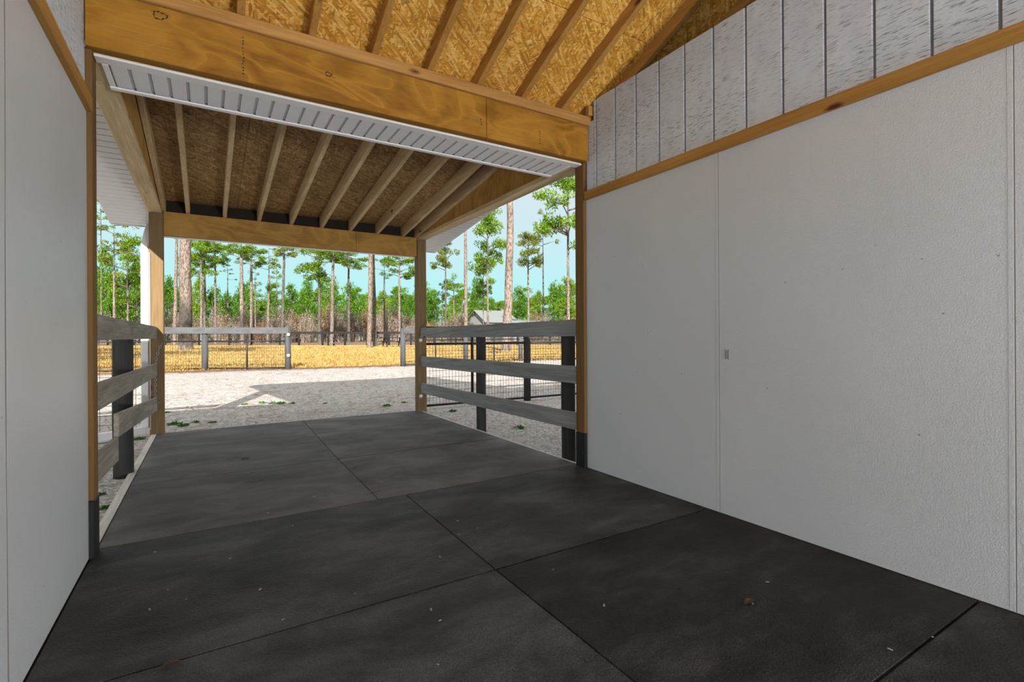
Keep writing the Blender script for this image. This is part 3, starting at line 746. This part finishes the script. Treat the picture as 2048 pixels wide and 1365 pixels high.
# houses far to the right
def house(label, px, dist, w, h, roof, dep, px2=None):
    p = at_dist(px, dist); t = thing('house', p, label, 'house'); z = p.z - .1
    bm = BM(); box(bm, p.x, p.x + w, p.y, p.y + dep, z, z + h); to_obj('wall', bm, M['house_wall'], t)
    bm = BM(); m = dep / 2                       # ridge along X, gable towards -X
    vs_ = [bm.verts.new(c) for c in ((p.x, p.y, z + h), (p.x, p.y + dep, z + h), (p.x, p.y + m, z + h + roof), (p.x + w, p.y, z + h), (p.x + w, p.y + dep, z + h), (p.x + w, p.y + m, z + h + roof))]
    for f in ((0, 1, 2), (3, 5, 4)): bm.faces.new([vs_[i] for i in f])
    bm.faces.new([vs_[i] for i in (0, 3, 4, 1)])
    to_obj('gable', bm, M['house_wall'], t)
    bm = BM(); ov = .35
    for s in (0, 1):
        y0_ = p.y - ov if s == 0 else p.y + dep + ov; zz = z + h - roof * ov / m
        hexa(bm, [(p.x - ov, y0_, zz), (p.x + w + ov, y0_, zz), (p.x + w + ov, p.y + m, z + h + roof), (p.x - ov, p.y + m, z + h + roof), (p.x - ov, y0_, zz + .12), (p.x + w + ov, y0_, zz + .12), (p.x + w + ov, p.y + m, z + h + roof + .12), (p.x - ov, p.y + m, z + h + roof + .12)])
    to_obj('roof', bm, M['house_roof'], t)
    for k in (.25, .7):
        bm = BM(); box(bm, p.x + w * k, p.x + w * k + .9, p.y - .03, p.y + .02, z + 1.0, z + 2.3); wn = to_obj('window', bm, M['cap'], t)
        bm = BM(); box(bm, p.x + w * k + .08, p.x + w * k + .82, p.y - .045, p.y - .032, z + 1.08, z + 2.22); to_obj('pane', bm, M['glass'], wn)
    return t
house('white house with a pale grey gable roof beyond the thick leaning pine trunk', 972, 70, 5.0, 2.9, 1.6, 6)
house('low white outbuilding with pale roof behind the thick leaning pine trunk', 1021, 74, 6.0, 2.6, .8, 5)
house('small white shed gable beside the grey roofed house', 945, 76, 2.6, 2.2, .9, 4)

# ------------------------------------------------------------------ trees
def blade_cluster(bm, c, rad, n, size, flat=1.0, rg=rnd):
    for _ in range(n):
        d = Vector((rg.gauss(0, 1), rg.gauss(0, 1), rg.gauss(0, 1))).normalized(); p = c + Vector((d.x, d.y, d.z * flat)) * rad * rg.uniform(.25, 1.0) ** .6
        a = (d + Vector((rg.uniform(-1, 1), rg.uniform(-1, 1), rg.uniform(-.6, 1)))).normalized(); b = a.cross(Vector((rg.gauss(0, 1), rg.gauss(0, 1), rg.gauss(0, 1)))).normalized()
        L = size * rg.uniform(.7, 1.3); w = L * .30
        vs_ = [bm.verts.new(p + a * s * L + b * k * w) for s, k in ((-.5, 0), (0, -.5), (.5, 0), (0, .5))]
        bm.faces.new(vs_)
def crown_mesh(name, kind, seed, mat):
    """unit crown: height 1, radius about .5; trunk axis at x=y=0, base z=0."""
    rg = random.Random(seed); bm = BM(); mats = [mat, M['bark_dark']]
    if kind == 'pine':
        nb = rg.randint(15, 19)
        for i in range(nb):
            h = rg.uniform(.05, .93); a = rg.uniform(0, 6.28); L = .48 * (1 - .55 * abs(h - .45)) * rg.uniform(.45, 1.05) * (1 if h < .75 else .6)
            tip = Vector((math.cos(a) * L, math.sin(a) * L, h + rg.uniform(.0, .09)))
            tube(bm, [(0, 0, h - .05), tip * .55 + Vector((0, 0, h * .40)), tip], .008, 4, mi=1, rad=[.012, .008, .004])
            for k in range(rg.randint(3, 5)):
                c = tip + Vector((rg.uniform(-.13, .13), rg.uniform(-.13, .13), rg.uniform(-.03, .05)))
                blade_cluster(bm, c, rg.uniform(.08, .145), 58, .06, .6, rg)
        for k in range(4): blade_cluster(bm, Vector((rg.uniform(-.10, .10), rg.uniform(-.10, .10), rg.uniform(.82, 1.0))), .12, 45, .055, .7, rg)
        tube(bm, [(0, 0, -.05), (.01, 0, .5), (0, .01, .97)], .01, 5, mi=1, rad=[.022, .013, .004])
    elif kind == 'sparse':
        for i in range(12):
            h = rg.uniform(.0, .98); a = rg.uniform(0, 6.28); L = .45 * rg.uniform(.3, 1.0) * (1.1 - .6 * h)
            tip = Vector((math.cos(a) * L, math.sin(a) * L, h + rg.uniform(-.02, .08)))
            tube(bm, [(0, 0, h - .03), tip], .005, 4, mi=1, rad=[.008, .003])
            for k in range(2): blade_cluster(bm, tip + Vector((rg.uniform(-.1, .1), rg.uniform(-.1, .1), 0)), rg.uniform(.06, .11), 40, .052, .6, rg)
        tube(bm, [(0, 0, -.05), (0, 0, .98)], .01, 5, mi=1, rad=[.016, .003])
    else:                                        # young bushy pine, foliage down to the ground
        for i in range(60):
            h = rg.uniform(.10, 1.0) ; a = rg.uniform(0, 6.28); rr = .46 * (1 - h) ** .55 * rg.uniform(.3, 1.0) + .02
            blade_cluster(bm, Vector((math.cos(a) * rr, math.sin(a) * rr, h)), rg.uniform(.09, .15), 55, .055, .75, rg)
        tube(bm, [(0, 0, 0), (0, 0, .95)], .01, 5, mi=1, rad=[.03, .004])
    me = bpy.data.meshes.new(name); bm.to_mesh(me); bm.free()
    for m in mats: me.materials.append(m)
    return me
CR = {('pine', i): crown_mesh('crown', 'pine', 100 + i, M['needle'] if i % 3 else M['needle_olive']) for i in range(6)}
CR.update({('sparse', i): crown_mesh('crown', 'sparse', 200 + i, M['needle_olive'] if i % 2 else M['needle']) for i in range(3)})
CR.update({('young', i): crown_mesh('crown', 'young', 300 + i, M['leaf'] if i != 2 else M['needle']) for i in range(4)})
def trunk_mesh(H, r, lean, bend, seed):
    rg = random.Random(seed); bm = BM(); n = 12; pts = []; rad = []
    for k in range(n + 1):
        f = k / n; pts.append((lean * f + bend * math.sin(f * 3.1) + rg.uniform(-.1, .1) * r, rg.uniform(-.1, .1) * r, -.15 + (H + .15) * f)); rad.append(r * (1.12 if k == 0 else 1.0 - .42 * f))
    tube(bm, pts, r, 12, rad=rad); me = bpy.data.meshes.new('trunk'); bm.to_mesh(me); bm.free(); return me, pts[-1]
def pine(px, dist, wpx, ytop, ycrown, crown_w_px, label, kind='pine', lean_px=0, bark='bark', bend=0, var=None, char=False, group=None, ybase=None):
    """px column of the trunk, camera depth, trunk width in photo pixels, rows of crown top and crown bottom."""
    p = at_dist(px, dist); hz = 674.3 - ROLL * (px - 1024); sc_ = dist / FPX
    t = thing('pine_tree', p, label, 'tree', group or 'pine trees beyond the field')
    zt = 1 + (hz - ytop) * sc_; zc = 1 + (hz - ycrown) * sc_
    H = (zc if kind else zt) - p.z + (.0 if not kind else .15 * (zt - zc)); r = wpx * sc_ / 2
    me, top = trunk_mesh(H, r, lean_px * sc_, bend, int(px * 7))
    tr = link('trunk', me, M['bark_scorched' if char else bark], t)
    tr.rotation_euler[2] = -TH
    if kind:
        cr_ = bpy.data.objects.new('crown', CR[(kind, (var if var is not None else int(px)) % {'pine': 6, 'sparse': 3, 'young': 4}[kind])]); COL.objects.link(cr_); cr_.parent = t
        h = zt - zc; w = crown_w_px * .98 * sc_
        off = Vector((math.cos(TH), -math.sin(TH), 0)) * top[0]
        cr_.location = (off.x, off.y, zc - p.z); cr_.scale = (w, w, h); cr_.rotation_euler[2] = px * .7
    return t
L = [   # px, dist, width, top, crown bottom, crown width, kind, extra, label
 (229, 48, 6, 440, 560, 110, 'sparse', {}, 'tall slender pine seen between the corner post and the downspout, thickest there'),
 (256, 52, 5, 470, 600, 80, 'pine', {}, 'pine with a bushy green crown just left of the downspout'),
 (212, 60, 4, 500, 640, 70, 'young', {}, 'leafy young pine beside the brown corner post'),
 (274, 62, 4, 520, 640, 60, 'pine', {}, 'short green pine touching the downspout edge'),
 (203, 55, 3, 400, 480, 60, 'sparse', {}, 'pine whose thin branches show just below the porch soffit'),
 (349, 50, 8, 400, 480, 80, 'sparse', {'lean_px': 6}, 'pale leaning pine trunk next to the sunlit porch post'),
 (371, 33, 24, 250, 300, 200, None, {'char': True}, 'very thick pine trunk with a scorched band near the sunlit porch post'),
 (383, 60, 3, 470, 560, 40, 'sparse', {}, 'thin pale trunk hugging the very thick pine'),
 (403, 52, 6, 470, 560, 75, 'pine', {'var': 1}, 'first of the twin pines right of the very thick trunk'),
 (410, 56, 6, 460, 540, 70, 'pine', {'bark': 'bark_dark', 'var': 4}, 'second of the twin pines right of the very thick trunk'),
 (431, 54, 5, 478, 530, 56, 'pine', {'var': 2}, 'slender pine with a round green crown under the porch header'),
 (456, 62, 3, 527, 560, 40, 'sparse', {}, 'small thin pine with a flat sparse crown, left of the scorched slim pine'),
 (485, 50, 9, 480, 520, 62, 'pine', {'char': True, 'lean_px': -2, 'var': 5}, 'slim straight pine with a scorched base behind the paddock fence'),
 (503, 54, 7, 486, 535, 62, 'pine', {'var': 2}, 'slim pine just right of the scorched slim pine'),
 (511, 62, 3, 540, 600, 36, 'sparse', {}, 'very thin pine between two slim straight pines'),
 (535, 56, 6, 492, 560, 64, 'sparse', {'lean_px': 4}, 'leaning pine with a sparse see-through crown'),
 (554, 64, 3, 500, 570, 40, 'sparse', {}, 'thin bare-looking pine beside the dark barked pine'),
 (564, 52, 7, 478, 520, 56, 'pine', {'lean_px': 5, 'bark': 'bark_dark'}, 'dark barked pine leaning over the end post of the paddock fence'),
 (639, 54, 7, 488, 570, 86, 'pine', {'bark': 'bark_dark', 'var': 1}, 'full crowned pine standing at the centre of the clear sky gap'),
 (663, 50, 8, 470, 525, 90, 'pine', {'lean_px': 4, 'var': 4}, 'pale straight pine right of the mounting block'),
 (656, 66, 3, 560, 610, 36, 'sparse', {}, 'thin pale trunk just left of the pale straight pine'),
 (698, 56, 6, 490, 540, 80, 'pine', {'bark': 'bark_dark', 'var': 5}, 'dark pine with flat layered crown between pale trunks'),
 (738, 38, 9, 300, 340, 120, None, {'lean_px': 3, 'bend': .1}, 'pale front trunk of the twin pines standing in the golden grass'),
 (750, 42, 8, 300, 340, 120, None, {'bark': 'bark_dark', 'lean_px': -6}, 'grey rear trunk of the twin pines standing in the golden grass'),
 (769, 58, 4, 500, 560, 44, 'sparse', {'bark': 'bark_dark'}, 'dark thin trunk right of the twin pines in the grass'),
 (799, 56, 6, 500, 560, 76, 'pine', {'var': 2}, 'pine with a wide crown just left of the far right porch post'),
 (883, 66, 3, 560, 620, 36, 'sparse', {'lean_px': 3}, 'thin bare trunk just right of the capped porch post'),
 (892, 58, 4, 478, 545, 60, 'pine', {'bark': 'bark_dark', 'var': 0}, 'pine under the white slatted soffit right of the capped porch post'),
 (932, 44, 8, 400, 470, 50, None, {'lean_px': 0}, 'pale straight trunk with few branches left of the dense bright pine'),
 (908, 66, 4, 550, 610, 50, 'pine', {'var': 2}, 'lower pine with yellow green tufts behind the pale straight trunk'),
 (967, 58, 3, 520, 600, 46, 'pine', {}, 'thin pine partly hidden under the dense bright crown'),
 (976, 50, 5, 425, 545, 80, 'pine', {'var': 1}, 'pine with a dense bright green crown left of the thick leaning trunk'),
 (1011, 30, 18, 300, 340, 150, None, {'lean_px': 9, 'bend': .15}, 'thick leaning pine trunk rising past the porch beam, pale flaky bark'),
 (1057, 50, 5, 465, 545, 68, 'pine', {'var': 0}, 'pine with an open layered crown right of the thick leaning trunk'),
 (1087, 54, 4, 420, 520, 62, 'sparse', {'bark': 'bark_dark'}, 'thin dark pine with sparse drooping twigs'),
 (1137, 44, 7, 345, 500, 120, 'pine', {'var': 4}, 'tall bushy pine beside the corner post of the white panelled wall'),
 (1141, 60, 4, 560, 640, 60, 'pine', {}, 'lower pine behind the tall bushy one at the corner post'),
]
for (px, dist, w, yt, yc, cw, kind, kw, label) in L: pine(px, dist, w, yt, yc, cw, label, kind, **kw)
# two pines standing in the yard beyond the end of the barn; their shadows cross the field
for x, y, h, k, lab in ((-8.5, 13.0, 15, 1, 'tall pine in the yard beside the barn whose shadow crosses the field'), (-13.5, 17.0, 13, 4, 'second tall pine in the yard beside the barn, further out')):
    t = thing('pine_tree', (x, y, gz(x, y)), lab, 'tree', 'pine trees in the barn yard')
    me, top = trunk_mesh(h * .7, .22, .2, 0, k); link('trunk', me, M['bark'], t)
    cr_ = bpy.data.objects.new('crown', CR[('pine', k)]); COL.objects.link(cr_); cr_.parent = t; cr_.location = (.15, 0, h * .55); cr_.scale = (6, 6, h * .45)
# young bushy pines of the understory
YG = [(338, 74, 560, 60), (352, 80, 575, 50), (398, 76, 560, 56), (430, 80, 575, 64), (455, 84, 590, 50), (490, 74, 566, 70), (502, 82, 580, 50), (545, 78, 582, 56), (584, 72, 574, 62), (615, 76, 562, 56), (640, 80, 580, 60), (668, 74, 588, 60), (700, 72, 572, 72), (722, 84, 590, 50), (768, 76, 586, 60), (800, 74, 582, 66), (820, 84, 596, 50), (858, 70, 590, 50), (908, 80, 596, 60), (956, 74, 556, 62), (980, 84, 600, 60), (1040, 78, 604, 60), (1072, 82, 612, 60), (1110, 74, 566, 62), (1132, 80, 590, 60), (205, 66, 545, 60), (225, 72, 570, 60), (245, 62, 560, 62), (268, 70, 555, 60), (190, 74, 540, 60)]
proto = None
for i, (px, dist, yt, w) in enumerate(YG):
    p = at_dist(px, dist); hz = 674.3 - ROLL * (px - 1024); s_ = dist / FPX
    t = thing('young_pine', p, 'bushy bright green young pine in the understory behind the field fence', 'tree', 'young pines of the understory')
    cr_ = bpy.data.objects.new('foliage', CR[('young', i % 4)]); COL.objects.link(cr_); cr_.parent = t
    cr_.scale = (w * s_, w * s_, 1 + (hz - yt) * s_ - p.z); cr_.rotation_euler[2] = i * 1.3
# deep background pines, too far to tell apart
for i in range(75):
    px = 140 + i * 14.2 + rnd.uniform(-6, 6); dist = rnd.uniform(84, 110); s_ = dist / FPX
    p = at_dist(px, dist); hz = 674.3 - ROLL * (px - 1024)
    yt = rnd.uniform(565, 612); zt = 1 + (hz - yt) * s_; h = zt - p.z
    t = thing('distant_pine', p, 'thin pine in the hazy treeline far behind the field fence', 'tree', 'pines of the far treeline')
    me, top = trunk_mesh(h * .75, .15, rnd.uniform(-.4, .4), 0, i); link('trunk', me, M['bark' if i % 2 else 'bark_dark'], t)
    k = ('pine', i % 6) if i % 3 else ('young', i % 4)
    cr_ = bpy.data.objects.new('crown', CR[k]); COL.objects.link(cr_); cr_.parent = t
    hh = h * (.5 if i % 3 else .8); cr_.location = (0, 0, h - hh); w = rnd.uniform(3.5, 6); cr_.scale = (w, w, hh); cr_.rotation_euler[2] = i
# bare winter brush along the edge of the wood
def brush_mesh(seed, mat):
    rg = random.Random(seed); bm = BM()
    for i in range(26):
        a = rg.uniform(0, 6.28); r = rg.uniform(0, .35); b = Vector((math.cos(a) * r * .5, math.sin(a) * r * .5, 0)); tip = Vector((math.cos(a) * r * 1.4, math.sin(a) * r * 1.4, rg.uniform(.55, 1.0)))
        tube(bm, [b, b.lerp(tip, .5) + Vector((rg.uniform(-.05, .05), 0, 0)), tip], .006, 3, rad=[.012, .008, .003])
        for k in range(5): blade_cluster(bm, b.lerp(tip, rg.uniform(.3, 1.0)), .16, 13, .055, 1.0, rg)
    me = bpy.data.meshes.new('twigs'); bm.to_mesh(me); bm.free(); me.materials.append(mat); return me
BR = [brush_mesh(i, M['brush'] if i != 2 else M['brush_rust']) for i in range(4)]
for i in range(120):
    px = 150 + i * 8.7 + rnd.uniform(-7, 7); dist = rnd.uniform(56, 80); s_ = dist / FPX
    if 938 < px < 1052: dist = rnd.uniform(84, 92); s_ = dist / FPX
    p = at_dist(px, dist)
    h = rnd.uniform(30, 80) * s_
    rust = i % 4 == 2 and i % 8 == 2
    t = bpy.data.objects.new('bare_bush', BR[2 if rust else (0, 1, 3)[i % 3]]); COL.objects.link(t); t.location = p; w = rnd.uniform(34, 60) * s_; t.scale = (w, w, h); t.rotation_euler[2] = i * 2.1
    tag(t, '%s leafless winter bush at the edge of the wood' % ('rust brown' if rust else 'grey brown'), 'bush', 'rusty bushes at the wood edge' if rust else 'bare bushes at the wood edge')

# fallen branch in the grass, pine straw and grass blades
p = on_ground(990, 707); bm = BM(); tube(bm, [p + Vector((-.35, .2, .03)), p + Vector((-.1, .1, .09)), p + Vector((.35, -.1, .04))], .05, 8, rad=[.03, .06, .05])
tag(to_obj('fallen_log', bm, M['bark_dark']), 'dark fallen log lying in the golden grass behind the wire fence', 'log')
bm = BM(); rg = random.Random(5); n = 0
while n < 26000:
    d = 14 + 30 * rg.random() ** 1.6; px = rg.uniform(170, 1170); p = at_dist(px, d)
    if p.y < edge_y(p.x) - .15 * rg.random() ** 2: continue
    h = rg.uniform(.04, .12); a = rg.uniform(0, 6.28); w = .012 + d * .0006; ln = Vector((rg.uniform(-1, 1), rg.uniform(-1, 1), 0)) * h * .8
    c = Vector((math.cos(a), math.sin(a), 0)) * w
    bm.faces.new([bm.verts.new(p - c), bm.verts.new(p + c), bm.verts.new(p + ln + Vector((0, 0, h)))]); n += 1
tag(to_obj('grass', bm, M['straw'], origin=(0, 0, 0)), 'dry golden grass blades covering the field', 'grass', kind='stuff')
bm = BM(); n = 0
while n < 9000:
    x = rg.uniform(-4, 9); y = rg.uniform(7, 17.2) if rg.random() < .35 else edge_y(x) - abs(rg.gauss(0, .45))
    if y < 6.8: continue
    a = rg.uniform(0, 6.28); l = rg.uniform(.05, .12); d = Vector((math.cos(a), math.sin(a) * .6, 0)) * l; c = Vector((-d.y, d.x, 0)).normalized() * .006
    p = Vector((x, y, gz(x, y) + .016)); bm.faces.new([bm.verts.new(p - d - c), bm.verts.new(p - d + c), bm.verts.new(p + d + c), bm.verts.new(p + d - c)]); n += 1
tag(to_obj('pine_straw', bm, M['litter'], origin=(0, 0, 0)), 'reddish fallen pine needles scattered on the pale gravel', 'pine straw', kind='stuff')

# weeds in the gravel
def weed_mesh(seed):
    rg = random.Random(seed); bm = BM()
    for i in range(45):
        a = rg.uniform(0, 6.28); r = rg.uniform(0, .08); b = Vector((math.cos(a) * r, math.sin(a) * r * .8, 0)); l = rg.uniform(.02, .055); up = Vector((rg.uniform(-.7, .7), rg.uniform(-.7, .7), 1)).normalized() * l
        s_ = Vector((math.sin(a), -math.cos(a), 0)) * l * .32
        bm.faces.new([bm.verts.new(b), bm.verts.new(b + up * .5 + s_), bm.verts.new(b + up), bm.verts.new(b + up * .5 - s_)])
    me = bpy.data.meshes.new('leaves'); bm.to_mesh(me); bm.free(); me.materials.append(M['weed']); return me
WM = [weed_mesh(i) for i in range(3)]
for i, (px, py, s_, lab) in enumerate([(348, 850, 1.6, 'low green weed clump by the foot of the sunlit porch post'), (366, 853, 1.5, 'spreading weed clump in front of the paved porch edge, near the sunlit post'), (392, 846, 1.2, 'small weed clump further along the porch edge from the sunlit post'),
        (425, 846, 1.0, 'lone little weed clump in the shaded gravel at the porch edge'), (490, 810, 1.1, 'bright sunlit weed tuft at the tip of the lit triangle'), (525, 807, 1.5, 'sunlit weeds along the bottom of the lit triangle'), (545, 808, 1.4, 'second sunlit weed tuft along the bottom of the lit triangle'), (562, 808, 1.6, 'third sunlit weed tuft along the bottom of the lit triangle'), (585, 808, 1.2, 'sunlit weed tuft at the wide end of the lit triangle'),
        (334, 826, .9, 'tiny sunlit weed beside the sunlit porch post'), (774, 813, 1.5, 'weed clump in shaded gravel before the far porch edge, near the capped post'), (808, 806, 1.2, 'weed clump beside the capped porch post'), (650, 808, .8, 'faint weed in the middle of the shaded gravel'),
        (905, 824, 1.3, 'weed clump behind the bottom board of the grey fence'), (1040, 858, 1.6, 'tallest weed clump between the round posts of the grey fence'), (278, 880, 1.2, 'weed clump under the brown grey board fence by the round post'), (210, 1018, .8, 'tiny weed by the sill board close to the corner post'), (203, 990, .7, 'lone weed sprig near the lower fence board')]):
    p = on_ground(px, py); o = bpy.data.objects.new('weed', WM[i % 3]); COL.objects.link(o); o.location = p; s_ *= .75; o.scale = (s_, s_, s_ * .6); o.rotation_euler[2] = i
    tag(o, lab, 'weed', 'weeds in the gravel')

# ------------------------------------------------------------------ small things on floor and wall
def on_floor(px, py):
    u, v = px - 1024, py - 674.3; u, v = u - v * ROLL, u * ROLL + v; d = Fv + Rv * (u / FPX) - Uv * (v / FPX); return Vector((0, 0, 1)) + d * (-1 / d.z)
bm = BM(); box(bm, -.011, .011, -.005, .005, 0, .004, bev=.0015); chip_me = bpy.data.meshes.new('chip'); bm.to_mesh(chip_me); bm.free(); chip_me.materials.append(M['chip'])
chips = [(372, 1199), (299, 1220), (566, 1240), (710, 1188), (862, 1220), (880, 1242), (876, 1330), (628, 994), (537, 1027), (585, 1052), (820, 1021), (915, 1042), (955, 1057), (960, 1097), (880, 1115), (918, 1070), (1106, 1140), (1208, 1212), (496, 947), (764, 965), (805, 940), (1535, 1165), (1505, 1208), (1865, 1275), (1780, 1300), (460, 1118), (335, 1180), (520, 1180), (310, 1105)]
for i, (px, py) in enumerate(chips):
    o = bpy.data.objects.new('wood_chip', chip_me); COL.objects.link(o); o.location = on_floor(px, py); o.rotation_euler[2] = i * 1.9; s_ = .32 + .42 * ((i * 37) % 10) / 10; o.scale = (s_, s_, s_)
    tag(o, 'tiny pale wood chip lying on the dark rubber mats', 'wood chip', 'wood chips on the mats')
for i, (px, py, L_, lab) in enumerate([(700, 925, .22, 'curled dry twig lying on the porch seam crossing'), (712, 937, .14, 'short forked twig beside the porch seam crossing'), (722, 878, .28, 'long thin twig on the right middle porch mat'), (508, 962, .12, 'curved twig lying on the left porch mat'), (805, 937, .10, 'small twig on the right porch mat near the seam'), (947, 892, .12, 'curved twig by the edge of the grey fence'), (748, 985, .10, 'looped twig at the end of the porch seam')]):
    p = on_floor(px, py); a = i * 1.1; bm = BM(); d = Vector((math.cos(a), math.sin(a), 0)); s_ = Vector((-d.y, d.x, 0))
    tube(bm, [p - d * L_ / 2 + Vector((0, 0, .0035)), p + s_ * L_ * .18 + Vector((0, 0, .006)), p + d * L_ / 2 + Vector((0, 0, .0035))], .0022, 5)
    tag(to_obj('twig', bm, M['twig']), lab, 'twig')
for i, (px, py, lab) in enumerate([(342, 1334, 'crumpled dry brown leaf on the mat seam nearest the left wall'), (490, 919, 'dark curled leaf on the left porch mat'), (1500, 1207, 'small reddish dry leaf on the black mat before the white panels')]):
    p = on_floor(px, py); bm = BM(); g = []
    for j in range(5):
        f = j / 4; w = .014 * math.sin(math.pi * (.1 + .85 * f)); z = .002 + .006 * math.sin(f * 3.1)
        g.append([bm.verts.new(p + Vector((f * .055 - .027, s * w, z + abs(s) * .004))) for s in (-1, 0, 1)])
    for j in range(4):
        for k in range(2): bm.faces.new((g[j][k], g[j][k + 1], g[j + 1][k + 1], g[j + 1][k]))
    tag(to_obj('dry_leaf', bm, M['leaf_dry']), lab, 'leaf')
# printed sticker on the panel by the joint
t = thing('sticker', (XR - .001, 1.74, .88), 'tiny printed paper sticker on the white wall panel beside the joint strip', 'sticker')
bm = BM(); box(bm, XR - .0012, XR + .0005, 1.727, 1.747, .868, .925); to_obj('paper', bm, M['sticker'], t)
bm = BM()
for k in range(9): box(bm, XR - .0018, XR - .0010, 1.730, 1.744, .872 + k * .0055, .874 + k * .0055)
box(bm, XR - .0018, XR - .0010, 1.7265, 1.7285, .868, .925); box(bm, XR - .0018, XR - .0010, 1.7455, 1.7470, .868, .925)
to_obj('printing', bm, M['ink'], t)
